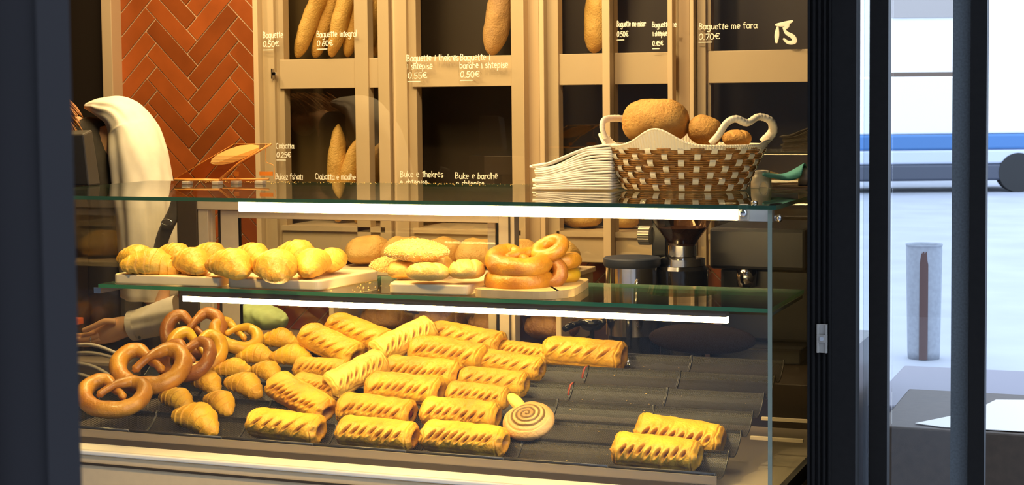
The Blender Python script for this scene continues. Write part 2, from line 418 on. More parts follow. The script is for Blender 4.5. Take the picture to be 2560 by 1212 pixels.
# ------------------------------------------------------------------ bread cabinets on the back wall
Zr1, Zr0 = 1.768, 1.650; Zs, Za = 1.093, .975; ZT = 2.45; YC = 2.2
def cab(px0, px1, posts, rails, label, inner, opens):
    xa, xb = px_x(px0, YC), px_x(px1, YC)
    t = thing('bread_cabinet', ((xa+xb)/2, 2.35, Za), label, 'cabinet', None)
    mb = MB()
    for (a, b, y, kind) in posts:
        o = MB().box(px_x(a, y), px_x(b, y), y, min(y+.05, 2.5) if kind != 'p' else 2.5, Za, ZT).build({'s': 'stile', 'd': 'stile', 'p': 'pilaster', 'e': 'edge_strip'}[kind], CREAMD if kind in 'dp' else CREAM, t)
        bevel_mod(o, .002)
    x0, x1 = px_x(rails[0], YC), px_x(rails[1], YC)
    for nm, z0, z1 in (('middle_rail', Zr0, Zr1), ('bottom_rail', Za, Zs-.004)):
        bevel_mod(MB().box(x0, x1, 2.21, 2.25, z0, z1).build(nm, CREAM, t), .002)
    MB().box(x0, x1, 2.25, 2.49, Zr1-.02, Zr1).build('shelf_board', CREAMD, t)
    MB().box(x0, x1, 2.2, 2.49, Zs-.02, Zs).build('shelf_board', CREAM, t)
    MB().box(xa, xb, 2.49, 2.505, Za, ZT).build('back_panel', inner, t)
    MB().box(xa+.002, xa+.012, 2.26, 2.49, Za, ZT).build('side_panel', inner, t)
    for a, b in opens:
        MB().box(px_x(a, 2.18), px_x(b, 2.18), 2.185, 2.188, Za, ZT).build('door_glass', GLASS, t)
    return t
cabA = cab(638, 976, [(638, 650, 2.16, 'e'), (653, 690, 2.2, 's'), (690, 714, 2.22, 'd'), (890, 924, 2.2, 's'), (948, 976, 2.2, 's')], (700, 960),
    'cream bread cabinet holding yellow baguettes, beside the orange tiled wall', LITIN, [(655, 974)])
cabB = cab(977, 1312, [(977, 986, 2.23, 'd'), (986, 1020, 2.2, 's'), (1020, 1044, 2.22, 'd'), (1280, 1312, 2.2, 's')], (1030, 1300),
    'cream bread cabinet with one floury loaf, right of the baguette cabinet', SHADEIN, [(990, 1308)])
cabC = cab(1313, 1682, [(1313, 1350, 2.25, 'p'), (1350, 1362, 2.16, 'e'), (1362, 1398, 2.2, 's'), (1507, 1526, 2.14, 'e'), (1526, 1537, 2.2, 'd'), (1670, 1682, 2.17, 'e')], (1390, 1676),
    'cream bread cabinet with a narrow left opening, rising behind the basket', SHADEIN, [(1365, 1668)])
cabD = cab(1683, 2090, [(1683, 1725, 2.25, 'p'), (1725, 1735, 2.16, 'e'), (1736, 1765, 2.2, 's'), (1765, 1778, 2.22, 'd')], (1770, 2060),
    'cream bread cabinet at the right end, next to the black door frame', SHADEIN, [(1740, 2060)])
h = on_y(685, 185, 2.19); bevel_mod(MB().box(h.x-.008, h.x+.012, 2.18, 2.2, h.z-.006, h.z+.008).box(h.x-.010, h.x-.004, 2.182, 2.2, h.z-.02, h.z+.022).build('door_latch', STEEL, cabA), .001)

# hand-lettered prices: single-stroke glyphs
def arc(cx, cy, rx, ry, a0, a1, n=9): return [(cx+rx*math.cos(math.radians(a0+(a1-a0)*i/n)), cy+ry*math.sin(math.radians(a0+(a1-a0)*i/n))) for i in range(n+1)]
def ring(cx, cy, rx, ry): return arc(cx, cy, rx, ry, 60, 420, 14)
X = .52
G = {
 'a': (.5, [ring(.22, .25, .2, .25), [(.43, .5), (.42, .08), (.5, 0)]]),
 'b': (.5, [[(.06, 1), (.05, 0)], arc(.22, .25, .2, .25, 150, -150)]),
 'c': (.42, [arc(.24, .25, .2, .25, 50, 310)]), 'd': (.52, [ring(.22, .25, .2, .25), [(.44, 1), (.43, 0)]]),
 'e': (.46, [[(.05, .27), (.4, .3)]+arc(.23, .27, .19, .25, 10, 310)]), 'f': (.36, [arc(.27, .82, .13, .16, 60, 180)+[(.13, 0)], [(0, .5), (.32, .52)]]),
 'g': (.5, [ring(.22, .25, .2, .25), [(.43, .5), (.42, -.15)]+arc(.22, -.15, .2, .2, 0, -150)]),
 'h': (.48, [[(.06, 1), (.05, 0)], arc(.23, .28, .18, .22, 160, 0)+[(.42, 0)]]), 'i': (.2, [[(.1, .5), (.1, 0)], [(.1, .68), (.1, .74)]]),
 'j': (.25, [[(.14, .5), (.12, -.2), (0, -.3)]]), 'k': (.44, [[(.06, 1), (.05, 0)], [(.36, .5), (.07, .22), (.4, 0)]]),
 'l': (.18, [[(.09, 1), (.09, 0)]]), 'm': (.7, [[(.05, .5), (.05, 0)], arc(.2, .3, .14, .2, 160, 0)+[(.34, 0)], arc(.48, .3, .14, .2, 160, 0)+[(.62, 0)]]),
 'n': (.46, [[(.05, .5), (.05, 0)], arc(.22, .28, .17, .22, 160, 0)+[(.4, 0)]]), 'o': (.46, [ring(.22, .25, .2, .25)]),
 'p': (.5, [[(.06, .5), (.05, -.35)], arc(.23, .25, .19, .25, 150, -150)]), 'r': (.36, [[(.05, .5), (.06, 0)], arc(.2, .3, .15, .2, 160, 30)]),
 's': (.4, [arc(.2, .38, .14, .12, 40, 250)+arc(.19, .12, .15, .13, 80, -150)]), 't': (.36, [[(.16, .85), (.15, .05), (.28, 0)], [(0, .55), (.32, .56)]]),
 'u': (.48, [[(.05, .5)]+arc(.22, .2, .17, .2, 180, 350)+[(.41, .5), (.43, 0)]]), 'v': (.4, [[(.03, .5), (.2, 0), (.38, .5)]]),
 'z': (.42, [[(.04, .5), (.38, .5), (.03, 0), (.4, 0)]]), 'B': (.58, [[(.08, 1), (.07, 0)], arc(.1, .76, .33, .23, 90, -90)+arc(.1, .27, .4, .26, 90, -90)]),
 'C': (.58, [arc(.32, .5, .27, .5, 50, 310)]),
 '0': (.5, [ring(.24, .45, .2, .45)]), '2': (.48, [arc(.22, .66, .18, .22, 160, -20)+[(.04, 0), (.44, .02)]]), '3': (.46, [arc(.2, .67, .17, .2, 150, -80)+arc(.2, .23, .2, .24, 80, -150)]),
 '4': (.5, [[(.3, 0), (.32, .9), (.04, .3), (.46, .3)]]), '5': (.48, [[(.42, .9), (.1, .88), (.08, .52)]+arc(.2, .28, .21, .27, 110, -140)]),
 '6': (.48, [[(.36, .88), (.1, .5)]+arc(.24, .24, .19, .24, 150, 500, 12)]), '7': (.46, [[(.04, .88), (.42, .88), (.16, 0)]]),
 '€': (.6, [arc(.36, .45, .27, .42, 50, 310), [(.0, .55), (.42, .56)], [(.0, .38), (.4, .39)]]), '.': (.14, [[(.06, 0), (.08, .04)]]), ' ': (.34, []), 'ë': (.46, [])}
G['ë'] = (.46, G['e'][1]+[[(.14, .64), (.14, .70)], [(.32, .65), (.32, .71)]])
CHALK = mat('white_chalk_paint', (1.0, .97, .86), .8, emit=None)
def write(mb, text, p0, size, width=None, Y=2.180, rise=0, seed=0, th=.0027):
    rnd = random.Random(seed or len(text)*7+ord(text[0])); x = 0; total = sum(G[c][0]+.05 for c in text)
    kx = (width/total) if width else size
    kk = 0
    for ch in text:
        w, strokes = G[ch]; jy = rnd.uniform(-.05, .05); sk = rnd.uniform(-.04, .10)
        for st in strokes:
            pts = [(p0.x+(x+a+sk*b)*kx, p0.z+((b*1.28 if b < .5 and ch.islower() else (b*.72+.28 if ch.islower() else b))+jy+rise*x)*size) for a, b in st]
            for i in range(len(pts)-1):
                (ax, az), (bx, bz) = pts[i], pts[i+1]; dx, dz = bx-ax, bz-az; L = math.hypot(dx, dz) or 1e-6
                ex, ez = dx/L*th*.3, dz/L*th*.3; nx, nz = -dz/L*th/2, dx/L*th/2
                kk += 1; Yk = Y-.00004*(kk % 17)
                mb.add([(ax-ex+nx, Yk, az-ez+nz), (bx+ex+nx, Yk, bz+ez+nz), (bx+ex-nx, Yk, bz+ez-nz), (ax-ex-nx, Yk, az-ez-nz)], [(0, 1, 2, 3)])
        x += w+.05
def lettering(parent, lines):
    mb = MB()
    for (t, px, py, pw, hpx, ul) in lines:
        p = on_y(px, py, 2.18); q = on_y(px+pw, py, 2.18); s_ = 1/px_per_m(p)
        write(mb, t, p, hpx*s_, q.x-p.x)
        if ul:
            b = on_y(px, py+ul, 2.18); mb.box(b.x, b.x+(q.x-p.x)*.62, 2.180, 2.1808, b.z-.0016, b.z+.0016)
    mb.build('lettering', CHALK, parent)
lettering(cabA, [('Baguette', 657, 95, 51, 15, 0), ('0.50€', 657, 117, 42, 15, 8)])
lettering(cabA, [('Baguette integral', 791, 93, 102, 15, 0), ('0.60€', 792, 115, 42, 15, 8)])
lettering(cabA, [('Ciabatta', 690, 371, 46, 13, 0), ('0.25€', 691, 393, 38, 14, 7)])
lettering(cabA, [('Bukez fshati', 688, 448, 70, 14, 0)]); lettering(cabA, [('Ciabatta e madhe', 788, 448, 102, 14, 0)])
lettering(cabB, [('Baguette i thekrës', 1016, 153, 132, 16, 0), ('i shtëpisë', 1018, 173, 64, 15, 0), ('0.55€', 1019, 196, 51, 16, 8)])
lettering(cabB, [('Baguette i', 1150, 151, 76, 16, 0), ('bardhë i shtëpisë', 1149, 171, 122, 15, 0), ('0.50€', 1150, 193, 51, 16, 8)])
lettering(cabB, [('Buke e thekrës', 1000, 442, 109, 15, 0), ('e shtëpisë', 1000, 462, 70, 14, 0)])
lettering(cabB, [('Buke e bardhë', 1138, 446, 107, 15, 0), ('e shtëpisë', 1140, 465, 72, 14, 0)])
lettering(cabC, [('Baguette me miser', 1542, 67, 73, 14, 0), ('0.50€', 1542, 92, 30, 15, 8)])
lettering(cabC, [('Baguette me', 1630, 68, 62, 13, 0), ('i shtëpisë', 1632, 90, 36, 12, 0), ('0.45€', 1631, 114, 28, 13, 8)])
lettering(cabD, [('Baguette me fara', 1746, 74, 148, 15, 0), ('0.70€', 1746, 99, 56, 16, 7)])
# white strokes on the glass of the right cabinet
mb = MB()
for st in ([(1938, 62), (1960, 60), (1982, 52)], [(1944, 66), (1942, 88), (1941, 108)], [(1958, 68), (1966, 82), (1982, 92), (1986, 104), (1970, 106), (1958, 96)], [(1972, 58), (1962, 72)]):
    pts = catmull([on_y(a, b, 2.178) for a, b in st], 5); n_ = len(pts)
    mb.tube(pts, [.0035+.006*math.sin(PI*i/(n_-1)) for i in range(n_)], 6, flat=.9, ref=(0, 0, 1))
for i, v in enumerate(mb.V): mb.V[i] = (v[0], 2.179+(v[1]-2.178)*.1, v[2])
mb.build('white_mark', CHALK, cabD)

# ------------------------------------------------------------------ generic loaves
def loaf(name, L, W, H, m, seed=0, taper=2.4, nu=60, nv=36, nz=.03, bend=0, flatb=.35, ridge=0, score=0, bake_ends=.3, end=.5, loc=(0, 0, 0), rot=(0, 0, 0), parent=None):
    V = []; F = []; bk = []
    for i in range(nu+1):
        t = -1+2*i/nu; tt = math.sin(t*PI/2); r = max(0.0, 1-abs(tt)**taper)**end
        for j in range(nv):
            a = 2*PI*j/nv; y = math.cos(a)*r*W/2; z = math.sin(a)*r*H/2
            if z < 0: z *= (1-flatb)
            p = Vector((tt*L/2, y, z))
            d = mnoise.noise(Vector((p.x*18+seed*3.1, p.y*18, p.z*18+seed)))*nz*W + mnoise.noise(Vector((p.x*60+seed, p.y*60, p.z*60)))*nz*.25*W
            b = .25*abs(tt)**4*bake_ends*3
            if score and z > 0:
                ph = math.sin((tt*score+y/W*1.4)*PI*2); g_ = smoothstep(.75, .98, ph)*smoothstep(.1, .6, math.sin(a)); d -= g_*.05*W; b -= g_*.5
            if ridge: d += ridge*W*abs(math.sin(tt*9+seed))*max(0, math.sin(a))
            nrm = Vector((0, math.cos(a), math.sin(a))); p += nrm*d*min(1, r*2); p.z += bend*(tt*tt)*L
            V.append(p); bk.append(b)
    for i in range(nu):
        for j in range(nv): F.append((i*nv+j, (i+1)*nv+j, (i+1)*nv+(j+1) % nv, i*nv+(j+1) % nv))
    F.append(list(range(nv))); F.append([nu*nv+j for j in range(nv)][::-1])
    me_parent = parent
    o = make(name, V, F, m, None, True, {'bake': bk, 'slit': [0]*len(V)})
    o.location = loc; o.rotation_euler = rot
    if me_parent: o.parent = me_parent
    return o
R_ = math.radians
def put(o, px, py, Y, rot=(0, 0, 0), dz=0):
    p = on_y(px, py, Y); o.location = (p.x, p.y, p.z+dz); o.rotation_euler = rot; return o

# baguettes leaning in the upper left compartment, standing on its shelf
for i, (px, a, lab) in enumerate(((742, 24, 'leftmost yellow baguette leaning in the left bread cabinet'), (786, 22, 'second yellow baguette from the left in the upper left cabinet'),
        (828, 18, 'middle yellow baguette behind the word integral in the left cabinet'), (868, 16, 'fourth yellow baguette from the left, in the corner of the wide opening'),
        (912, 14, 'yellow baguette half behind the cabinet stile, next to last on the right'), (940, 15, 'rightmost baguette, seen in the narrow opening of the left cabinet'))):
    yb_ = 2.345+.032*(1 if i % 2 else -1); ln = .62; b = on_y(px, 150, yb_); an = R_(a)
    o = loaf('baguette', ln, .088, .072, BAG, i+1, taper=5, nz=.05, flatb=.1, nv=24)
    o.location = (b.x+math.sin(an)*ln/2, yb_, Zr1+math.cos(an)*ln/2+.01); o.rotation_euler = (0, -PI/2+an, 0)
    o.rotation_euler = Euler((R_(-6), 0, 0)).to_matrix().to_4x4().to_euler() if False else (0, -PI/2+an, 0)
    tag(o, lab, 'bread', 'baguettes in the left bread cabinet')
for px, w, a, m_, lab in ((1222, .135, 13, BAGG, 'long floury loaf leaning in the upper opening of the second cabinet'), (1478, .125, 8, BAG, 'golden speckled loaf standing upright in the narrow cabinet opening above the basket')):
    ln = .5; b = on_y(px, 135, 2.33); an = R_(a)
    o = loaf('long_loaf', ln, w, .11, m_, px, taper=4, nz=.04, flatb=.1)
    o.location = (b.x+math.sin(an)*ln/2, 2.36, Zr1+math.cos(an)*ln/2+.005); o.rotation_euler = (0, -PI/2+an, 0); tag(o, lab, 'bread')
for px, top, a, lab in ((846, 312, 2, 'pointed baguette standing upright in the lower left cabinet'), (897, 340, 16, 'pointed baguette leaning half behind the stile of the lower left cabinet'), (955, 345, 20, 'pointed baguette leaning in the narrow lower opening of the left cabinet')):
    tp = on_y(px, top, 2.36); ln = tp.z-Zs; an = R_(a)
    o = loaf('pointed_baguette', ln, .10, .08, BAG, px, taper=2.2, nz=.04, flatb=.1, nv=24, end=.6)
    o.location = (tp.x-math.tan(an)*ln/2+.0, 2.36, Zs+ln/2*math.cos(an)+.004); o.rotation_euler = (0, -PI/2+an, 0); tag(o, lab, 'bread', 'pointed baguettes in the lower left cabinet')
for px, w, lab in ((1455, .16, 'scored round loaf at the foot of the narrow cabinet opening, left of the stile'), (1562, .11, 'scored round loaf right of the stile, behind the hopper of the grinder')):
    p = on_y(px, 560, 2.36); o = loaf('round_loaf', w, w*.9, .1, BAG, px, score=2, nz=.05); o.location = (p.x, 2.36, Zs+.034); tag(o, lab, 'bread')

# ------------------------------------------------------------------ back counter with loaves and machines
ZC = .72
struct(bevel_mod(MB().box(-2.06, -.16, 1.25, 2.5, 0, ZC-.002).build('trim_7', mat('dark_counter', (.045, .032, .022), .3)), .004)) 
LAB = [('mound', 640, 605, .26), ('m', 760, 600, .24), ('m', 870, 603, .25), ('m', 980, 600, .26), ('m', 1095, 597, .27), ('m', 1200, 596, .25)]
names = ['far left', 'second from the left', 'third from the left', 'third from the right', 'second from the right', 'far right']
rack = thing('bread_rack', (-1.62, 1.9, ZC), 'low wooden bread rack with round loaves behind the display case', 'rack')
bevel_mod(MB().box(-2.05, -1.12, 1.72, 2.08, .955, .975).build('shelf_board', WOOD, rack), .003)
for x in (-2.04, -1.14):
    bevel_mod(MB().box(x-.01, x+.01, 1.72, 2.08, ZC, .955).build('side_panel', WOOD, rack), .003)
for i, (n_, px, py, w) in enumerate(LAB):
    p = on_y(px, py, 1.9); xx = -1.97+i*.152
    o = loaf('round_loaf', .165, .22, .13, BAG, i+20, nz=.05, taper=2.6); o.location = (xx, 1.9, .975+.045); tag(o, 'golden round loaf %s in the row seen blurred through the rear glass' % names[i], 'bread', 'golden loaves behind the display case')
for i in range(4):
    o = loaf('dark_loaf', .20, .2, .13, DLOAF, i+40, nz=.05, score=2); o.location = (-1.88+i*.222, 1.86, ZC+.05)
    tag(o, 'dark brown loaf %s on the low shelf behind the rear glass' % ['at the left end', 'second from the left', 'second from the right', 'at the right end'][i], 'bread', 'dark loaves behind the display case')

def lathe_px(mb, cxp, Y, prof, n=48):
    """profile given as (half width px, y px)"""
    c = on_y(cxp, prof[0][1], Y); s_ = 1/px_per_m(c); P = []
    for hw, y in prof: P.append((max(hw*s_, .0005), on_y(cxp, y, Y).z))
    mb.lathe(P[::-1] if P[0][1] > P[-1][1] else P, (c.x, Y, 0), n); return c, s_
g = thing('coffee_grinder', (on_y(1705, 700, 1.5).x, 1.5, ZC), 'black coffee grinder with a glass bean hopper and steel collar behind the display case', 'coffee grinder')
def lp(name, m, prof, cx=1705, Y=1.5, par=None, smooth=True):
    mb = MB(); lathe_px(mb, cx, Y, prof); o = mb.build(name, m, par, smooth)
    e = o.modifiers.new('split', 'EDGE_SPLIT'); e.split_angle = R_(35); return o
lp('hopper', thin_glass('smoky_hopper', (.62, .50, .42), .08), [(88, 505), (80, 530), (66, 565), (40, 600), (30, 614)], par=g)
lp('coffee_beans', mat('coffee_beans', (.06, .025, .01), .35, bump=1, bscale=160, var=.5), [(60, 568), (45, 590), (32, 612)], par=g)
lp('collar', STEEL, [(37, 612), (37, 639)], par=g); lp('adjusting_ring', STEEL, [(40, 640), (58, 645), (58, 662), (52, 664)], par=g)
lp('body', BLACKG, [(58, 663), (66, 672), (64, 760), (56, 905)], par=g)
kp2 = on_y(1614, 588, 1.5); s2 = 1/px_per_m(kp2); mb = MB(); P = []
n_ = 48; prof = [(16, -18), (23, -15), (23, 14), (20, 18)]
V = []
for r, h_ in prof:
    for q in range(n_): a = 2*PI*q/n_; rr = (r*(1+.05*(q % 2)))*s2; V.append((kp2.x+h_*s2, 1.5+rr*math.cos(a), kp2.z+rr*math.sin(a)))
mb.add(V, [(i*n_+q, i*n_+(q+1) % n_, (i+1)*n_+(q+1) % n_, (i+1)*n_+q) for i in range(3) for q in range(n_)]+[list(range(n_))[::-1], [3*n_+q for q in range(n_)]])
mb.build('adjusting_knob', mat('ribbed_knob', (.30, .27, .22), .3, .8), g)
a = on_y(1633, 545, 1.52); b = on_y(1656, 900, 1.52); bevel_mod(MB().box(a.x, b.x+.02, 1.50, 1.60, ZC, a.z).build('column', BLACKG, g), .004)
c_ = thing('steel_canister', (on_y(1580, 700, 1.42).x, 1.42, ZC), 'steel canister with a dark lid left of the coffee grinder', 'canister')
cb = lp('body', STEEL, [(66, 665), (66, 834)], 1580, 1.42, c_); lp('lid', mat('blue_black_lid', (.035, .045, .075), .45), [(68, 642), (72, 645), (72, 660), (68, 666)], 1580, 1.42, c_)
bx = on_y(1580, 834, 1.42); lp('foot', BLACKG, [(60, 834), (60, 905)], 1580, 1.42, c_)
o = MB().tube(catmull([on_y(1597, y_, 1.34)+Vector((0, -dx, 0)) for y_, dx in ((700, 0), (715, .02), (760, .03), (800, .02), (815, 0))], 6), .006, 8).build('handle', STEEL, c_, True)
s_ = thing('portafilter', on_y(1475, 810, 1.35), 'black portafilter with a gold rim lying left of the canister', 'coffee tool')
mb = MB(); lathe_px(mb, 1480, 1.35, [(34, 796), (36, 806), (24, 822), (12, 826)]); mb.build('basket', BLACKG, s_, True)
p0 = on_y(1480, 822, 1.35); mb = MB(); mb.lathe([(.036, 0), (.039, .002), (.036, .004)], (p0.x, 1.35, on_y(1480, 797, 1.35).z), 32); mb.build('rim', mat('brass', (.6, .38, .12), .3, 1), s_, True)
mb = MB().tube([on_y(1455, 806, 1.33), on_y(1430, 812, 1.28), on_y(1412, 822, 1.24)], [.009, .012, .010], 12); mb.build('handle', BLACKG, s_, True)
# its stand
mb = MB(); mb.tube([on_y(1480, 826, 1.35), (p0.x, 1.35, ZC)], .008, 10); mb.build('support', BLACKG, s_)
tm = thing('tamper', (on_y(1573, 850, 1.3).x, 1.3, ZC), 'black handled coffee tamper standing in front of the steel canister', 'coffee tool')
mb = MB(); lathe_px(mb, 1572, 1.3, [(6, 795), (8, 800), (7, 840), (5, 862), (9, 872)]); mb.build('handle', BLACKG, tm, True)
mb = MB(); tx = on_y(1596, 850, 1.3).x; q = on_y(1573, 850, 1.3).x; mb.lathe([(.020, ZC), (.020, ZC+.03), (.008, ZC+.045)], (q, 1.3, 0), 24); mb.build('base', STEEL, tm, True)
a = on_y(1800, 560, 1.75); b = on_y(2040, 900, 1.75)
em = thing('espresso_machine', ((a.x+b.x)/2, 1.9, ZC), 'dark espresso machine at the right behind the display case', 'coffee machine')
MATM = mat('machine_black', (.03, .033, .04), .3)
bevel_mod(MB().box(a.x, b.x-.02, 1.75, 2.1, ZC+.05, 1.02).build('body', MATM, em), .012)
bevel_mod(MB().box(a.x-.02, b.x-.02, 1.68, 2.1, 1.02, 1.16).build('head', MATM, em), .012)
bevel_mod(MB().box(a.x, b.x-.02, 1.6, 2.1, ZC, ZC+.05).build('drip_tray', BLACKG, em), .006)
mb = MB(); mb.lathe([(.03, .96), (.033, .99), (.033, 1.02)], (a.x+.1, 1.715, 0), 24); mb.build('group_head', STEEL, em, True)
dz_ = on_y(1755, 847, 1.18); o = loaf('reflection_oval', .34, .05, .095, mat('dark_brown_reflection', (.010, .005, .0025), .7, spec=.1), 3, taper=2, nz=.0, flatb=0)  # added solid oval, its dark colour stands in for a reflection
o.location = dz_; tag(o, 'dark brown oval shape added for a reflection behind the right end of the pans', 'reflection')
st = MB().box(dz_.x-.1, dz_.x+.1, dz_.y-.05, dz_.y+.05, ZC-.0, dz_.z-.04)
# green bag behind the rear glass
p = on_y(652, 795, 1.2); o = loaf('green_bag', .20, .12, .09, mat('pale_green_cloth', (.42, .52, .20), .7, var=.1), 9, taper=3, nz=.12, flatb=0); o.location = (p.x, 1.42, ZC+.045); o.rotation_euler = (0, R_(6), 0)
o.location = on_y(655, 792, 1.45); tag(o, 'pale green soft bag lying behind the rear glass', 'bag')

# ------------------------------------------------------------------ display case
XL, XR, YB = -2.19, 0.0, .93
dc = thing('display_case', ((XL+XR)/2, .45, 0), 'long glass bakery display case with lit shelf and white ledge', 'display case')
bevel_mod(MB().box(XL, XR, .0, YB+.02, 0, .6385).build('base_cabinet', BEIGE, dc), .003)
MB().box(XL, XR, -.004, .0, .612, .618).build('seam', GASKET, dc)
bevel_mod(MB().box(XL, XR-.0, -.006, .085, .640, .652).build('front_ledge', LEDGE, dc), .003)
MB().box(XL, XR, .086, YB, .6390, .645).build('deck', mat('deck_steel', (.42, .36, .28), .4, .2), dc)
mb = MB(); mb.box(-2.11, -.155, .080, .092, .652, .668, 1); mb.box(-2.11, -.155, .083, .092, .668, .6895, 0); mb.build('front_rail', BEIGE, dc, mats=[mat('rail_grey', (.36, .29, .20), .35, .3), GASKET])
# glass
MB().box(XL, XR, 0.004, .010, .652, 1.338).build('front_glass', thin_glass('front_clear_glass', (.99, .99, .985), .026), dc)
def slab(name, x0, x1, y0, y1, z0, z1, face, edge, r=0):
    mb = MB(); mb.add([(x, y, z) for x in (x0, x1) for y in (y0, y1) for z in (z0, z1)], [(1, 5, 7, 3), (0, 2, 6, 4)], 0)
    mb.add([(x, y, z) for x in (x0, x1) for y in (y0, y1) for z in (z0, z1)], [(0, 1, 3, 2), (4, 6, 7, 5), (0, 4, 5, 1), (2, 3, 7, 6)], 1)
    return mb.build(name, face, dc, mats=[face, edge])
slab('top_glass', XL, XR+.012, -.012, .775, 1.340, 1.350, GLASSG, GEDGE2)
slab('glass_shelf', -1.868, -.012, .03, .43, 1.097, 1.107, GLASSG, GEDGE)
def vslab(name, x, t, y0, y1, z0, z1, edge):
    mb = MB(); A = [(xx, yy, zz) for xx in (x, x+t) for yy in (y0, y1) for zz in (z0, z1)]
    mb.add(A, [(0, 1, 3, 2), (4, 6, 7, 5)], 0); mb.add(A, [(0, 4, 5, 1), (2, 3, 7, 6), (0, 2, 6, 4), (1, 5, 7, 3)], 1)
    return mb.build(name, GLASS, dc, mats=[GLASS, edge])
vslab('side_glass', XR-.009, .010, -.004, .93, .655, 1.339, GEDGE3)
vslab('side_glass', XL, .008, .0, .93, .655, 1.339, GEDGE2)
MB().box(XR-.012, XR+.004, .012, YB, .629, .668).build('side_gasket', mat('black_side_trim', (.03, .03, .034), .2), dc)
# lamps
xa = on_y(600, 520, .03).x; xb = on_y(1848, 520, .03).x
o = MB().box(xa, xb, .020, .045, 1.312, 1.3385).build('light_bar', LEDTOP, dc); bevel_mod(o, .003)
MB().box(xb, -.012, .020, .045, 1.311, 1.3385).build('light_bar_end', mat('white_profile', (.75, .70, .62), .4), dc)
xa = on_y(462, 745, .06).x; xb = on_y(1820, 795, .06).x
MB().box(xa, xb, .05, .066, 1.066, 1.081).build('light_tube', LED, dc)
MB().box(xa, xb, .042, .074, 1.0812, 1.0965).build('light_tube_mount', GASKET, dc)
# clamps and bolts
cp = on_y(1859, 532, .012); sx = 1/px_per_m(cp)
cl = bevel_mod(MB().box(cp.x-13*sx, cp.x+14*sx, .0115, .0195, cp.z-20*sx, cp.z+22*sx).build('glass_clamp', ALU, dc), .004)
MB().lathe([(11*sx, .0), (10*sx, -.004), (6*sx, -.008)][::-1], (cp.x, cp.y-.0005, cp.z), 24, 'Y').build('bolt', STEEL, cl, True)
for px, py, Y, ax in ((1910, 497, .06, 'Z'), (1951, 530, .10, 'X')):
    q = on_y(px, py, Y)
    if ax == 'Z': q.z = 1.350; MB().lathe([(.008, .0), (.008, .004), (.005, .006)], (-.055, .06, q.z), 24, 'Z').build('bolt', STEEL, dc, True); MB().lathe([(.007, -.014), (.007, -.010)], (-.055, .06, 1.35), 20, 'Z').build('bolt', STEEL, dc, True)
    else: MB().lathe([(.009, .0), (.009, .006), (.006, .009)], (.0012, .06, 1.316), 24, 'X').build('bolt', STEEL, dc, True); MB().box(-.02, -.0092, .052, .068, 1.308, 1.338).build('bracket', ALU, dc)
# rear sliding-door frame
def z_at(px, py): return on_y(px, py, YB).z
rx0, rx1, rx2, rx3 = on_y(447, 600, YB).x, on_y(497, 600, YB).x, on_y(540, 600, YB).x, on_y(1290, 640, YB).x
zt, zi = 1.335, z_at(900, 540)
bevel_mod(MB().box(rx0, rx1, YB-.01, YB+.03, .64, 1.335).build('rear_post', mat('dark_bronze', (.075, .055, .035), .4), dc), .002)
bevel_mod(MB().box(rx1+.001, on_y(523, 600, YB).x, YB-.005, YB+.03, .64, 1.247).build('rear_stile', ALU, dc), .002)
bevel_mod(MB().box(rx1+.001, rx3, YB-.008, YB+.03, 1.248, 1.333).build('rear_top_rail', ALU, dc), .002)
bevel_mod(MB().box(rx1+.001, rx3, YB-.008, YB+.03, .642, .70).build('rear_bottom_rail', ALU, dc), .002)
bevel_mod(MB().box(on_y(1283, 600, YB).x, rx3, YB-.012, YB+.03, .70, 1.247).build('rear_stile', ALU, dc), .001)
for (a, b, nm, yy) in ((552, 1281, 0, 0),):
    dx0, dx1 = on_y(a, 600, YB).x, on_y(b, 600, YB).x
    dr = MB(); w1, w2 = on_y(597, 600, YB).x, on_y(1246, 600, YB).x
    dr.box(dx0, w1, YB, YB+.018, .702, 1.246); dr.box(w2, dx1, YB, YB+.018, .702, 1.246); dr.box(w1, w2, YB, YB+.018, 1.222, 1.246); dr.box(w1, w2, YB, YB+.018, .702, .735)
    d_ = bevel_mod(dr.build('sliding_door', ALU, dc), .0015)
    MB().box(w1, w2, YB+.006, YB+.010, .735, 1.222).build('pane', GLASS, d_)
    for g0_, g1_ in ((w1, w1+.007), (w2-.007, w2)): MB().box(g0_, g1_, YB-.001, YB+.006, .735, 1.222).build('gasket', BLACK, d_)
    MB().box(w2-.045, w2-.020, YB+.024, YB+.032, .70, 1.246).build('rear_stile', ALU, dc)
MB().box(on_y(1272, 600, YB).x, on_y(1276, 600, YB).x, YB-.0035, YB-.0005, .70, 1.246).build('rear_seam', GASKET, dc)
for a_, b_ in ((523, 527), (541, 552)):
    MB().box(on_y(a_, 600, YB).x, on_y(b_, 600, YB).x, YB+.012, YB+.03, .70, 1.246).build('rear_channel', GASKET if a_ > 530 else ALU, dc)
# shelf brackets
MB().box(-1.89, -1.868, .04, .40, 1.080, 1.096).build('shelf_bracket', STEEL, dc)
MB().box(-.0115, -.0095, .04, .40, 1.088, 1.096).build('shelf_bracket', GEDGE3, dc)

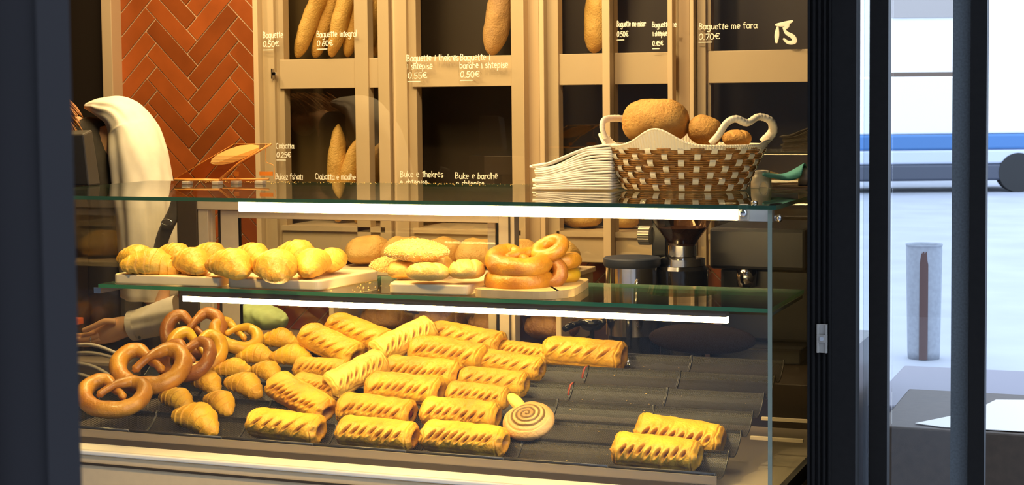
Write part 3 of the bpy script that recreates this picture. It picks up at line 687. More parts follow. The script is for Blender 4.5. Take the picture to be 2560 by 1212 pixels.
# ------------------------------------------------------------------ perforated pans
LIPY = [.10, .232, .364, .496, .628, .760, .885]
def zlip(Y): return .692+.196*(Y-.10)
def ztray(Y):
    for k_ in range(6):
        if LIPY[k_] <= Y <= LIPY[k_+1]:
            s_ = (Y-LIPY[k_])/(LIPY[k_+1]-LIPY[k_]); return zlip(Y)-.034*math.sin(PI*s_)**.75
    return zlip(Y)
TX = [-.158, -.430, -.706, -.978, -1.250, -1.527, -1.823, -2.100]
TL = ['rightmost empty black perforated pan in the case', 'black perforated pan second from the right, under the swirl and two slit rolls', 'black perforated pan third from the right', 'black perforated pan in the middle of the row', 'black perforated pan under the slanted slit roll at the front', 'black perforated pan under the croissants', 'leftmost black perforated pan under the pretzels']
PAN_PROTO = None
def pan(x0, x1, label):
    t = thing('perforated_pan', ((x0+x1)/2, .1, .66), label, 'baking pan', 'perforated pans in the display case')
    prof = [(.090, zlip(.1)-.022), (.0895, zlip(.1)-.004), (.094, zlip(.1)+.0015), (.1, zlip(.1)+.001)]
    for k_ in range(6):
        for i in range(1, 13):
            y = LIPY[k_]+(LIPY[k_+1]-LIPY[k_])*i/12
            z = ztray(y)
            if i == 12: prof += [(y-.005, zlip(y)-.004), (y-.003, zlip(y)+.0025), (y+.003, zlip(y)+.0025)]
            elif i < 12: prof.append((y, z))
    a = x0+.0016; b = x1-.0016; V = []; F = []; UV = []; s_ = 0
    n = len(prof)
    for xi, x in enumerate((a, b)):
        s_ = 0
        for i, (y, z) in enumerate(prof):
            if i: s_ += math.hypot(y-prof[i-1][0], z-prof[i-1][1])
            V.append((x, y, z)); UV.append((x/.0050, s_/.0042))
    F = [(i, n+i, n+i+1, i+1) for i in range(n-1)]
    o = make('trough', V, F, PERF, t, False, None, UV)
    # solid rims along both ends and the front lip
    for x in (a, b):
        mb = MB(); mb.tube([(x, y, z+.0012) for y, z in prof], .0022, 6); mb.build('end_rim', TRAYM, t, True)
    mb = MB(); mb.tube([(a, .093, zlip(.1)+.0012), (b, .093, zlip(.1)+.0012)], .004, 10); mb.build('front_lip', TRAYM, t, True)
    return t
for i in range(7): pan(TX[i+1], TX[i], TL[i])
for px, py, lab in ((1463, 930, 'small dark red clip on the pan edge, the rear one of two'), (1428, 972, 'small dark red clip on the pan edge, the front one of two')):
    Y = .70 if px == 1463 else .57; p = on_y(px, py, Y); mb = MB()
    pts = [(p.x+.002, p.y+.01, p.z+.016), (p.x, p.y-.004, p.z+.012), (p.x-.003, p.y-.012, p.z-.004), (p.x-.004, p.y-.013, p.z-.016)]
    mb.tube(catmull(pts, 4), .0035, 6, flat=.4); tag(mb.build('pan_clip', mat('red_clip', (.30, .045, .02), .4), None, True), lab, 'clip')

# ------------------------------------------------------------------ pastries
def slit_roll(seed, ns, L=.216, W=.092, H=.070, op=True, tilt=.55, smax=.012):
    nu, nv = 168, 92; V = []; F = []; bk = []; sl = []; rnd = random.Random(seed)
    cs = [(-.80+1.6*(k_+.5)/ns+rnd.uniform(-.03, .03), R_(rnd.uniform(40, 56)), rnd.uniform(.75, 1.15)) for k_ in range(ns)]
    for i in range(nu+1):
        u = -1+2*i/nu; x = u*L/2; e = smoothstep(1, .90, abs(u)); er = .80+.20*e**.7
        if abs(u) > .985: er *= .93
        wob = 1+.035*mnoise.noise(Vector((u*2.2+seed, 3, 0)))
        for j in range(nv):
            a = 2*PI*j/nv; ca, sa = math.cos(a), math.sin(a); n_ = 2.55
            y = W/2*math.copysign(abs(ca)**(2/n_), ca)*er*wob; z = H/2*math.copysign(abs(sa)**(2/n_), sa)*er*wob
            # arc angle measured from the top towards the front (-y)
            ang = math.atan2(-ca, sa)
            d = 0; s_ = 0; b = 0
            for (cu_, ca_, k_) in cs:
                dv = (ang-ca_); du = (u-cu_)*L/2-(-dv)*.046*tilt
                if abs(du) > .03 or abs(dv) > 1.25: continue
                q = (du/.0050)**2+(dv/(.40*k_))**2
                hole = smoothstep(1.5, .35, q); d -= smax*hole*k_; s_ = max(s_, smoothstep(1.0, .25, q))
                rim = math.exp(-((math.sqrt(q)-1.55)/.42)**2); d += .0022*rim; b = max(b, rim*.22)
            # closing seam low at the front and soft dents
            d += .0034*mnoise.noise(Vector((x*35+seed*5, y*35, z*35)))+.0007*mnoise.noise(Vector((x*140, y*140+seed, z*140)))
            d -= .002*smoothstep(.12, 0, abs(ang-1.75)) + .0018*smoothstep(.1, 0, abs(ang+.55))
            d -= .0035*smoothstep(.035, 0, abs(abs(u)-.90))
            nrm = Vector((0, ca, sa)); V.append(Vector((x+.0025*mnoise.noise(Vector((ang*2, seed, u*.5)))*(abs(u)**6)*3, y, z))+nrm*d)
            bk.append(b+.35*smoothstep(.86, 1, abs(u))+.25*max(0, mnoise.noise(Vector((x*22+seed, y*22, z*22)))) - .35*smoothstep(.9, -.9, sa)*0); sl.append(s_)
    def idx(i, j): return i*nv+(j % nv)
    for i in range(nu):
        for j in range(nv): F.append((idx(i, j), idx(i+1, j), idx(i+1, j+1), idx(i, j+1)))
    for side in (0, 1):
        base = side*nu*nv; prev = list(range(base, base+nv)); s = -1 if side == 0 else 1
        for (k_, dx, sl_) in ((.84, .003, 0), (.62, .001, .0), (.50, -.010, .75), (.30, -.022, 1), (.06, -.026, 1)):
            st_ = len(V)
            for j in range(nv):
                p = V[base+j]; V.append(Vector((s*(L/2+dx), p.y*k_*(1 if op else .8), p.z*k_))); bk.append(.3); sl.append(sl_ if op else sl_*.3)
            for j in range(nv):
                q = (prev[j], st_+j, st_+(j+1) % nv, prev[(j+1) % nv]); F.append(q if side == 1 else q[::-1])
            prev = list(range(st_, st_+nv))
        F.append(prev if side == 1 else prev[::-1])
    return V, F, bk, sl
def mesh_of(name, data, m):
    V, F, bk, sl = data; o = make(name, V, F, m, None, True, {'bake': bk, 'slit': sl}); me = o.data
    bm = bmesh.new(); bm.from_mesh(me); bmesh.ops.recalc_face_normals(bm, faces=bm.faces); bm.to_mesh(me); bm.free()
    bpy.data.objects.remove(o); return me
RM = [mesh_of('slit_roll', slit_roll(11, 7), PUFF), mesh_of('slit_roll', slit_roll(23, 8, smax=.0095), PUFF), mesh_of('slit_roll', slit_roll(35, 9, L=.22), PUFF), mesh_of('slit_roll', slit_roll(47, 5, smax=.0085, tilt=.7), PUFF), mesh_of('slit_roll', slit_roll(59, 8, tilt=.35, smax=.012), PUFF)]
RP = [mesh_of('pale_slit_roll', slit_roll(71, 8, L=.19, smax=.007), PUFFL), mesh_of('pale_slit_roll', slit_roll(83, 7, L=.20, smax=.006), PUFFL)]
def inst(name, me, label, cat, group):
    o = link(bpy.data.objects.new(name, me)); return tag(o, label, cat, group)
ROLLS = [ # px, py, Y, mesh, rotz, roty(slope in view), rotx, scale, label
 (715, 1064, .178, RM[3], -3, 3, 20, 1.0, 'front row slit pastry roll farthest left, with a dark open right end'),
 (944, 1083, .178, RM[0], 0, 2, 20, 1.0, 'front row slit pastry roll second from the left, touching the pan lip'),
 (1162, 1096, .178, RM[2], 0, 2, 20, 1.02, 'front row slit pastry roll left of the bare pan, third from the left'),
 (1642, 1130, .178, RM[4], 0, 2, 22, 1.0, 'front slit pastry roll of the pair lying alone at the right end'),
 (752, 993, .31, RM[2], -17, 17, 24, .98, 'slanted slit pastry roll pointing down right, beside the croissants'),
 (940, 1026, .31, RM[1], 0, 3, 22, 1.0, 'second row slit pastry roll with red jam showing in its open end'),
 (1152, 1034, .31, RM[0], 2, 2, 22, .98, 'second row slit pastry roll touching the swirl bun'),
 (1700, 1088, .31, RM[4], 1, 5, 25, 1.03, 'rear slit pastry roll of the pair lying alone at the right end'),
 (1011, 972, .43, RM[1], 0, 2, 25, 1.02, 'third row slit pastry roll, tall, under the pale diagonal roll'),
 (1196, 988, .43, RM[0], 3, 4, 22, .80, 'third row slit pastry roll just behind the swirl bun'),
 (797, 966, .43, RM[1], -6, 8, 22, .72, 'short slit pastry roll mostly hidden between the slanted and the pale roll'),
 (890, 934, .46, RP[0], 52, -20, 20, .98, 'pale diagonal slit roll, the lower left of two crossing the heap'),
 (1008, 850, .70, RP[1], 50, -20, 16, 1.0, 'pale diagonal slit roll, the upper right of two crossing the heap'),
 (806, 921, .56, RM[0], 2, 1, 24, .78, 'slit pastry roll left of the lower pale diagonal roll'),
 (1058, 930, .56, RM[2], 0, 2, 22, 1.04, 'fourth row slit pastry roll with nine cuts in the middle of the heap'),
 (1235, 953, .56, RM[3], 1, 3, 18, .90, 'fourth row slit pastry roll at the right edge, its last cut dark'),
 (828, 862, .70, RM[3], -18, 14, 20, 1.02, 'big slanted golden roll at the rear left of the heap'),
 (900, 834, .80, RM[3], -16, 12, 16, 1.06, 'long golden roll lying behind all others at the rear left of the heap'),
 (1122, 884, .69, RM[1], -4, 5, 20, 1.10, 'plump slit pastry roll behind the nine cut roll, right of the upper pale roll'),
 (1278, 912, .69, RM[3], -4, 6, 18, .90, 'small golden roll in front of the short rear roll'),
 (1168, 848, .81, RM[3], -4, 7, 14, 1.08, 'golden roll on top at the rear with almost no cuts'),
 (1312, 880, .81, RM[0], -3, 4, 16, .76, 'short rear golden roll right of the heap'),
 (1461, 883, .82, RM[3], -1, 2, 18, 1.12, 'rear golden roll lying alone beside the bare pans, its right end open'),
]
for i, (px, py, Y, me, rz, ry, rx, sc_, lab) in enumerate(ROLLS):
    o = inst('puff_pastry_roll', me, lab, 'pastry', 'slit puff pastry rolls in the display case')
    p = on_y(px, py, Y); o.location = p; o.scale = (sc_,)*3
    o.rotation_euler = (Matrix.Rotation(R_(rz), 3, 'Z') @ Matrix.Rotation(R_(ry if rz > -20 else ry), 3, 'Y') @ Matrix.Rotation(R_(rx), 3, 'X')).to_euler()
    if i in (5,):
        f_ = loaf('jam_filling', .03, .045, .03, JAM, 3, loc=(.096, 0, 0)); f_.parent = o

def croissant(seed, L=.156, W=.090, H=.080, bend=.5, nseg=6.5, asym=0):
    nu, nv = 110, 56; V = []; F = []; bk = []; sl = []; rnd = random.Random(seed)
    for i in range(nu+1):
        u = -1+2*i/nu; uu = math.sin(u*PI/2)
        prof = (1-abs(u)**1.55)**.66*.90+.10*(1-abs(u)**12)**.5
        seg = (1-abs(uu))*nseg+rnd.uniform(0, 0)
        for j in range(nv):
            a = 2*PI*j/nv; ca, sa = math.cos(a), math.sin(a)
            sg_ = max(0, 1-abs(u+.05*ca))**.8*nseg*.66+.30*sa+.30*ca*(1 if u > 0 else -1)+.45*mnoise.noise(Vector((ca*.9+u, sa*.9, seed)))
            fr = sg_-math.floor(sg_); am = .135+.04*math.sin(math.floor(sg_)*2.3+seed); am *= smoothstep(0.0, .4, abs(u))*.6+.4
            k_ = prof*(1+am*(fr**1.5-.4)*smoothstep(1.0, .90, fr))
            y = W/2*ca*k_; z = H/2*sa*k_
            if sa < 0: z *= .72
            x = u*L/2; p = Vector((x, y, z))
            d = .0018*mnoise.noise(Vector((p.x*50+seed*4, p.y*50, p.z*50)))+.0009*mnoise.noise(Vector((p.x*30+seed, ca*14, sa*14)))
            p += Vector((0, ca, sa))*d*min(1, prof*2)
            p.y += bend*(uu*uu)*L*.22*-1; p.z += -.006*uu*uu
            V.append(p); bk.append(.55*smoothstep(.2, 0, fr)*.7+.30*max(0, mnoise.noise(Vector((p.x*30+seed, p.y*30, p.z*30))))+.25*abs(uu)**5-.1+.15*(fr > .86)); sl.append(0)
    for i in range(nu):
        for j in range(nv): F.append((i*nv+j, (i+1)*nv+j, (i+1)*nv+(j+1) % nv, i*nv+(j+1) % nv))
    F.append(list(range(nv))); F.append([nu*nv+j for j in range(nv)][::-1])
    return V, F, bk, sl
CMs = [mesh_of('croissant', croissant(s), CROI) for s in (1, 2, 3)]
CMt = [mesh_of('croissant', croissant(s, L=.158, W=.084, H=.074, nseg=5.8), CROI2) for s in (4, 5, 6)]
SC = [ # shelf croissants: px,py,Y,rz,scale,label   base on boards
 (346, 646, .21, 30, .95, 'shelf croissant at the far left, behind its neighbour'),
 (382, 660, .10, -18, 1.08, 'shelf croissant at the front left corner of the first board'),
 (441, 640, .25, 10, .92, 'rear shelf croissant above the gap between the first two front ones'),
 (484, 656, .11, 25, .98, 'shelf croissant second in the front row, its tip turned right'),
 (530, 636, .27, 0, .85, 'small rear shelf croissant half hidden, third in the rear row'),
 (583, 662, .06, 25, 1.08, 'shelf croissant in the front row just left of the brightest ridged one'),
 (636, 642, .24, 15, .95, 'rear shelf croissant between the third and fourth front ones'),
 (694, 668, .05, 42, 1.16, 'shelf croissant with bold ridges and dark pointed tip at the board front'),
 (748, 634, .27, 20, .95, 'rear shelf croissant behind the boldly ridged one'),
 (784, 660, .13, 58, 1.0, 'shelf croissant facing the viewer, right of the boldly ridged one'),
 (832, 652, .22, 62, .86, 'shelf croissant at the right end of the row')]
for i, (px, py, Y, rz, s_, lab) in enumerate(SC):
    o = inst('croissant', CMs[i % 3], lab, 'croissant', 'croissants on the glass shelf')
    p = on_y(px, py, Y); s_ *= 1.04; o.location = (p.x, p.y, max(p.z, 1.1345+.018*s_)); o.scale = (s_,)*3; o.rotation_euler = (R_(8), R_(6), R_(-rz))
TC = [(703, 846, .82, 5, 1.0, 'rear pan croissant, topmost, right of the pretzels'), (645, 886, .70, 8, 1.0, 'pan croissant below and left of the topmost one'), (735, 888, .68, 8, 1.06, 'pan croissant right beside the heap of rolls, second row from the rear'),
 (588, 920, .58, 20, .92, 'pan croissant right of the yellow pretzel'), (673, 927, .56, -20, .90, 'small pan croissant left of the slit rolls, tip pointing right'), (617, 960, .45, -12, 1.04, 'big pan croissant left of the slanted roll'),
 (521, 953, .45, -18, .94, 'pan croissant with a peaked flap, touching the brown pretzel'), (448, 997, .32, -14, .96, 'pan croissant at the left, third from the front'), (555, 1004, .31, -25, .95, 'pan croissant with a blunt right tip, behind the front one'), (499, 1044, .185, -12, 1.22, 'front pan croissant resting against the pan lip')]
for i, (px, py, Y, rz, s_, lab) in enumerate(TC):
    o = inst('croissant', CMt[i % 3], lab, 'croissant', 'croissants in the pans')
    s_ *= .90; p = on_y(px, py, Y); o.location = p; o.scale = (s_,)*3; o.rotation_euler = (R_(24), R_(6 if rz > 0 else 14), R_(rz))

def pretzel(seed, W=.17, T=.030, squash=.72):
    pts = [(-.46, -.38, .14), (-.24, -.10, .22), (-.02, .18, .24), (.16, .42, .14), (.46, .70, .02), (.84, .56, 0), (1.02, .10, 0), (.88, -.44, 0), (.50, -.78, 0), (0, -.88, 0),
           (-.50, -.78, 0), (-.88, -.44, 0), (-1.02, .10, 0), (-.84, .56, 0), (-.46, .70, 0), (-.16, .42, .0), (.02, .18, .02), (.24, -.10, .14), (.46, -.38, .16)]
    rad = [.55, .50, .54, .66, .88, 1.0, 1.05, 1.08, 1.12, 1.16, 1.12, 1.08, 1.05, 1.0, .88, .66, .54, .50, .55]
    P = catmull([Vector((x*W/2, y*W/2*squash/.72, z*W/2)) for x, y, z in pts], 8); R = lerpl(rad, 8)
    mb = MB(); n = 28; mb.tube(P, [r*T/2*(1.0 if 1 < i < len(R)-2 else .5) for i, r in enumerate(R)], n)
    V = [Vector(v) for v in mb.V]; bk = []
    for i, v in enumerate(V):
        c = P[min(i//n, len(P)-1)]; nrm = (v-c).normalized() if (v-c).length else Vector((0, 0, 1))
        v += nrm*(.0022*mnoise.noise(v*38+Vector((seed, 0, 0)))); bk.append(.5*mnoise.noise(v*20+Vector((0, seed, 0)))+.1)
    return V, mb.F, bk, [0]*len(V)
PB = mesh_of('pretzel', pretzel(1, T=.045, squash=.66), PRETZ); PBb = mesh_of('pretzel', pretzel(2, W=.145, T=.060, squash=.80), PRETZ); PD = mesh_of('pretzel', pretzel(3, W=.168, T=.043), PRETZD); PYm = mesh_of('pretzel', pretzel(4, T=.045), PRETZY)
def prz(me, px, py, Y, e, s_, lab, grp):
    o = inst('pretzel', me, lab, 'pretzel', grp); o.location = on_y(px, py, Y); o.rotation_euler = tuple(R_(q) for q in e); o.scale = (s_,)*3; return o
g1 = 'pretzels in the pans'; g2 = 'pretzels stacked on the bamboo board'
prz(PB, 285, 984, .20, (32, 4, 18), .98, 'lighter pretzel lying low at the front left of the pans', g1)
prz(PB, 376, 914, .36, (42, 0, 22), 1.10, 'glossy brown pretzel propped on the front left one', g1)
prz(PD, 466, 893, .45, (50, -6, 10), .86, 'brown pretzel half hidden behind the glossy one', g1)
prz(PYm, 492, 872, .56, (58, 8, 32), .86, 'yellow pretzel with a wide open loop in the middle of the pile', g1)
prz(PD, 484, 828, .68, (60, -4, 24), .98, 'topmost dark brown pretzel of the pile', g1)
prz(PYm, 590, 836, .72, (30, 18, 30), .80, 'yellow lumpy pretzel at the right of the pile', g1)
prz(PBb, 1297, 700, .150, (3, 0, 0), .85, 'lower large pretzel lying flat on the bamboo board', g2)
prz(PBb, 1297, 651, .152, (15, 5, 6), .83, 'upper large glossy pretzel tilted on top of the stack', g2)
def ringbun(name, px, py, Y, R, r, e, m_, lab):
    mb = MB(); mb.tube([(R*math.cos(2*PI*i/40), R*math.sin(2*PI*i/40), 0) for i in range(40)], r, 20, closed=True)
    V = [Vector(v)+Vector(v).normalized()*.002*mnoise.noise(Vector(v)*40+Vector((px, 0, 0))) for v in mb.V]
    o = make(name, V, mb.F, m_, None, True, {'bake': [.3*mnoise.noise(v*18) for v in V], 'slit': [0]*len(V)})
    o.location = on_y(px, py, Y); o.rotation_euler = tuple(R_(q) for q in e); return tag(o, lab, 'bread ring', 'bread rings on the bamboo board')
ringbun('bread_ring', 1374, 622, .20, .034, .019, (28, -14, 0), PRETZ, 'shiny ring bun on top, behind the upper large pretzel')
ringbun('bread_ring', 1400, 652, .24, .036, .020, (0, -4, 0), PRETZ, 'ring bun second from the top behind the pretzels')
ringbun('bread_ring', 1398, 686, .27, .036, .020, (0, 0, 0), PRETZY, 'ring bun resting on the rear of the bamboo board')
ringbun('bread_ring', 1372, 682, .17, .030, .019, (60, 20, 0), PRETZD, 'dark ring bun standing on edge beside the lower pretzel')

# snail
def snail():
    nr, na = 60, 96; V = []; F = []; bk = []; Rm, Hh = .066, .046
    for i in range(nr+1):
        t = i/nr
        for j in range(na):
            a = 2*PI*j/na
            if t <= .7:
                r = Rm*.95*(t/.7); z = Hh*(1-.35*(t/.7)**3); sp = r/.0135-a/(2*PI); fr = sp-math.floor(sp); z -= .0045*smoothstep(.25, 0, abs(fr-.5))*(r < Rm*.9); s = max(smoothstep(.34, .14, abs(fr-.5)), .55*(r < Rm*.38))*(1 if r < Rm*.76 else 0)
            else:
                q = (t-.7)/.3; r = Rm*(.95+.12*math.sin(PI*q)); z = Hh*.65*(1-q); s = 0
            r *= 1+.03*mnoise.noise(Vector((math.cos(a), math.sin(a), 0))*1.5)
            p = Vector((r*math.cos(a), r*math.sin(a)*.92, z)); p += Vector((0, 0, 1))*.002*mnoise.noise(p*60); V.append(p); bk.append((s*.9, .2*q if t > .7 else 0))
    for i in range(nr):
        for j in range(na): F.append((i*na+j, (i+1)*na+j, (i+1)*na+(j+1) % na, i*na+(j+1) % na))
    F.append([nr*na+j for j in range(na)])
    o = make('swirl_bun', V, F, dough('swirl_bun_crust', (.84, .55, .22), (.62, .30, .06), (.15, .085, .015)), None, True, {'bake': [b[1] for b in bk], 'slit': [b[0] for b in bk]})
    bm = bmesh.new(); bm.from_mesh(o.data); bmesh.ops.remove_doubles(bm, verts=bm.verts, dist=1e-5); bmesh.ops.recalc_face_normals(bm, faces=bm.faces); bm.to_mesh(o.data); bm.free()
    tl = loaf('dough_tail', .07, .035, .022, PUFFL, 5, taper=2.2, loc=(-.040, .040, .038), rot=(0, R_(-30), R_(150))); tl.parent = o
    return o
o = snail(); p = on_y(1325, 1046, .275); o.location = (p.x, p.y, p.z-.018); o.rotation_euler = (R_(34), 0, 0); tag(o, 'round swirl bun with herb filling beside the slit rolls', 'pastry')

# ------------------------------------------------------------------ boards and rolls on the shelf
def rounded(poly, r, n=5):
    out = []; m_ = len(poly)
    for i in range(m_):
        A, B, C = Vector(poly[i-1]), Vector(poly[i]), Vector(poly[(i+1) % m_])
        p1 = B+(A-B).normalized()*r; p2 = B+(C-B).normalized()*r
        for k_ in range(n+1):
            t = k_/n; out.append(tuple((1-t)**2*p1+2*t*(1-t)*B+t*t*p2))
    return out
ZS = 1.1075
def board(poly, lab, m_=WOOD, r=.02, t=.026, name='wooden_board', r2=None):
    q = rounded(poly, r); c = Vector((sum(p[0] for p in q)/len(q), sum(p[1] for p in q)/len(q), ZS))
    T = thing(name, c, lab, 'board'); mb = MB(); mb.prism(q, ZS, ZS+t); o = mb.build('plank', m_, T); bevel_mod(o, .004, 3); return T
board([(-1.835, .050), (-1.500, .050), (-1.500, .34), (-1.835, .34)], 'pale wooden board under the left croissants')
board([(-1.478, .050), (-1.200, .050), (-1.165, .34), (-1.478, .34)], 'pale wooden board under the right croissants')
board([(-1.000, .050), (-.785, .060), (-.80, .33), (-1.075, .33)], 'pale wooden board under the bread rolls')
T = board([(-.768, .034), (-.575, .034), (-.520, .10), (-.560, .36), (-.768, .36)], 'bamboo board with a rounded front under the pretzels', BAMBOO, .045, .020, 'bamboo_board')
def rollb(px, py, Y, L, W, H, rz, lab, seed, score=0, nm='bread_roll', m_=ROLLB):
    o = loaf(nm, L, W, H, m_, seed, taper=3, nz=.05, score=score); p = on_y(px, py, Y); o.location = (p.x, p.y, p.z); o.rotation_euler = (0, 0, R_(rz)); return tag(o, lab, 'bread', 'bread rolls on the wooden board')
rollb(1006, 677, .14, .078, .075, .058, 10, 'small round bread roll at the left of the board, under the sesame loaf', 61)
rollb(1071, 683, .07, .118, .070, .056, 0, 'oblong scored bread roll at the front middle of the board', 62, 1)
rollb(1168, 678, .10, .092, .085, .058, 0, 'pale round bread roll at the right of the board, beside the pretzels', 63, 1)
rollb(1090, 662, .22, .09, .08, .055, 0, 'bread roll behind the front middle one, below the sesame loaf', 64, 1)
def sesame(L, W, H, seed, n, loc, rot, lab, m_=ROLLB):
    o = loaf('sesame_loaf', L, W, H, m_, seed, taper=1.9, nz=.03, end=.62, flatb=.3); rnd = random.Random(seed); mb = MB()
    me = o.data; vs = [v.co.copy() for v in me.vertices]; ns = [v.normal.copy() for v in me.vertices]
    for _ in range(n):
        i = rnd.randrange(len(vs)); c, nr = vs[i]+Vector((rnd.uniform(-.003, .003), rnd.uniform(-.002, .002), rnd.uniform(-.0015, .0015))), ns[i]
        if nr.length < .1: continue
        t1 = nr.orthogonal().normalized(); t1 = (Matrix.Rotation(rnd.uniform(0, PI), 3, nr) @ t1); t2 = nr.cross(t1)
        c = c+nr*.0006; a, b, h_ = .0027, .0017, .0013
        mb.add([c+t1*a, c+t2*b, c-t1*a, c-t2*b, c+nr*h_, c-nr*h_], [(0, 1, 4), (1, 2, 4), (2, 3, 4), (3, 0, 4), (1, 0, 5), (2, 1, 5), (3, 2, 5), (0, 3, 5)])
    s_ = mb.build('sesame_seeds', SEED, None, True); s_.parent = o; s_['kind'] = 'stuff'
    o.location = loc; o.rotation_euler = rot; tag(o, lab, 'bread', 'sesame loaves on the wooden board'); return o
sesame(.185, .11, .066, 7, 2600, on_y(1042, 629, .15), (R_(10), 0, R_(-4)), 'large sesame covered oval loaf lying on top of the bread rolls')
sesame(.10, .07, .05, 8, 800, on_y(972, 664, .22), (0, 0, R_(30)), 'darker sesame loaf half hidden at the left of the board', BAG)

# ------------------------------------------------------------------ on the top glass
ZG = 1.3505
# basket
bc = Vector((on_z(1708, 470, ZG).x+.03, .36, ZG)); SB = 1/px_per_m(bc)
bc.x = on_z(1710, 472, ZG).x
bc = on_z(1710, 474, ZG); bc = Vector((bc.x-.005, bc.y+.085, ZG)) if bc.y < .60 else bc
bc.y = min(bc.y, .56)
pB = on_y(1710, 440, bc.y); bc.x = pB.x; SB = 1/px_per_m(bc)
bt = thing('bread_basket', bc, 'oval woven basket, white rim and handles, brown weave, on the top glass', 'basket')
AX0, AX1 = 154*SB, 206*SB; AY0, AY1 = .085, .115; HB = 106*SB
def bpt(a, t, off=0):
    ax = AX0+(AX1-AX0)*t+off; ay = AY0+(AY1-AY0)*t+off
    return Vector((bc.x+ax*math.cos(a), bc.y+ay*math.sin(a), bc.z+.003+HB*t))
WEAVE = mat('brown_weave', (.36, .17, .045), .55, var=.35, bscale=70, bump=.8)
BWHITE = mat('white_weave', (.86, .78, .62), .5, bump=.5, bscale=90)
NS = 30
mb = MB()
rows = 7
for r in range(rows):
    t0, t1 = (r+.04)/rows, (r+.96)/rows; n_ = NS*10
    for strand in range(3):
        ta = t0+(t1-t0)*(strand)/3; tb = t0+(t1-t0)*(strand+1)/3-.002
        A = []; B = []; Mi = []
        for i in range(n_+1):
            a = 2*PI*i/n_; w_ = math.cos(a*NS/2+(PI if r % 2 else 0)); o_ = .0034*math.copysign(abs(w_)**.5, w_)
            wz = .003*mnoise.noise(Vector((math.cos(a)*4, math.sin(a)*4, r*3+strand)))
            A.append(bpt(a, ta+wz, o_)); Mi.append(bpt(a, (ta+tb)/2+wz, o_+.0022)); B.append(bpt(a, tb+wz, o_))
        mb.quadstrip(A, Mi); mb.quadstrip(Mi, B)
ow = mb.build('weave', WEAVE, bt, True)
sm_ = ow.modifiers.new('solid', 'SOLIDIFY'); sm_.thickness = .0015
mb = MB()
for k_ in range(NS):
    a = 2*PI*k_/NS; da = 10*SB/((AX0+AX1)/2)*.5
    sg = 12; A = []; B = []
    for i in range(sg*2+1):
        t = i/(sg*2); r_ = t*rows; ph = math.cos(PI*(k_) + (PI if int(min(r_, rows-.01)) % 2 else 0)); frac = math.sin(PI*(r_-math.floor(r_)))
        o_ = -.0042*ph*frac**.4 if frac > 0 else 0
        wd = 15*SB/2
        p = bpt(a, t, o_+.0002); tn = (bpt(a+.01, t)-bpt(a-.01, t)).normalized(); A.append(p-tn*wd); B.append(p+tn*wd)
    mb.quadstrip(A, B)
os_ = mb.build('stakes', BWHITE, bt); sm_ = os_.modifiers.new('solid', 'SOLIDIFY'); sm_.thickness = .001
MB().prism([(bc.x+AX0*.97*math.cos(2*PI*i/48), bc.y+AY0*.97*math.sin(2*PI*i/48)) for i in range(48)], bc.z+.002, bc.z+.006).build('bottom', WEAVE, bt)
# wrapped rim with a raised arch front and back, ends rising to points
def rimz(a):
    s_ = math.sin(a); c_ = math.cos(a)
    front = math.exp(-((c_+.18)/.28)**2)*abs(s_)**.5; left = smoothstep(-.90, -1.0, c_)
    return .045*front+.030*left+.012*smoothstep(.93, 1, c_)
mb = MB(); n_ = 1100; A = []; B = []; Cc = []
for i in range(n_+1):
    a = 2*PI*i/n_; h_ = rimz(a); wr = .0008*math.sin(a*170); q = bpt(a, 1, .001+wr); out = Vector((math.cos(a), math.sin(a), 0))
    A.append(q-Vector((0, 0, .006))); B.append(q+Vector((0, 0, h_+.004))+out*(.004+h_*.25)); Cc.append(q+Vector((0, 0, h_+.002))+out*(h_*.25-.003))
mb.quadstrip(A, B); mb.quadstrip(B, Cc); mb.quadstrip(Cc, [p-Vector((math.cos(2*PI*i/n_), math.sin(2*PI*i/n_), 0))*.005 for i, p in enumerate(A)])
mb.tube([p for p in B[:-1]], .0032, 8, closed=True)
mb.build('rim', BWHITE, bt, True)
def handle(pts, r=.008):
    P = catmull(pts, 14); mb = MB(); R = [r*(1+.045*math.sin(i*1.7)) for i in range(len(P))]
    mb.tube(P, R, 14, flat=.7); mb.build('handle', BWHITE, bt, True)
def bp(px, py, dy): return on_y(px, py, bc.y+dy)
handle([bp(1514, 346, -.03), bp(1506, 322, -.035), bp(1509, 302, -.02), bp(1530, 296, .02), bp(1562, 300, .06), bp(1585, 330, .075), bp(1592, 352, .07)], .0095)
handle([bp(1778, 358, -.085), bp(1796, 338, -.085), bp(1816, 308, -.08), bp(1840, 297, -.07), bp(1868, 307, -.05), bp(1896, 292, -.02), bp(1926, 302, .0), bp(1932, 328, .02), bp(1908, 356, .02)], .0130)
def bl(name, px, py, dy, L, W, H, rot, lab, seed, **kw):
    o = loaf(name, L, W, H, LOAF, seed, nz=.03, **kw); o.location = bp(px, py, dy); o.rotation_euler = rot; return tag(o, lab, 'bread')
bl('rye_loaf', 1639, 306, .0, 168*SB, .13, 118*SB, (0, 0, 0), 'large round brown loaf standing out of the basket', 71, taper=3.4, flatb=.1, end=.42)
bl('rye_loaf', 1762, 328, .01, 88*SB, .09, 80*SB, (0, R_(18), 0), 'medium brown loaf in the middle of the basket', 72, taper=2.8, flatb=.1)
bl('bread_bun', 1842, 346, .0, 72*SB, .07, 46*SB, (0, 0, 0), 'small pale bun under the right basket handle', 73, taper=2.6, flatb=.1, score=1)

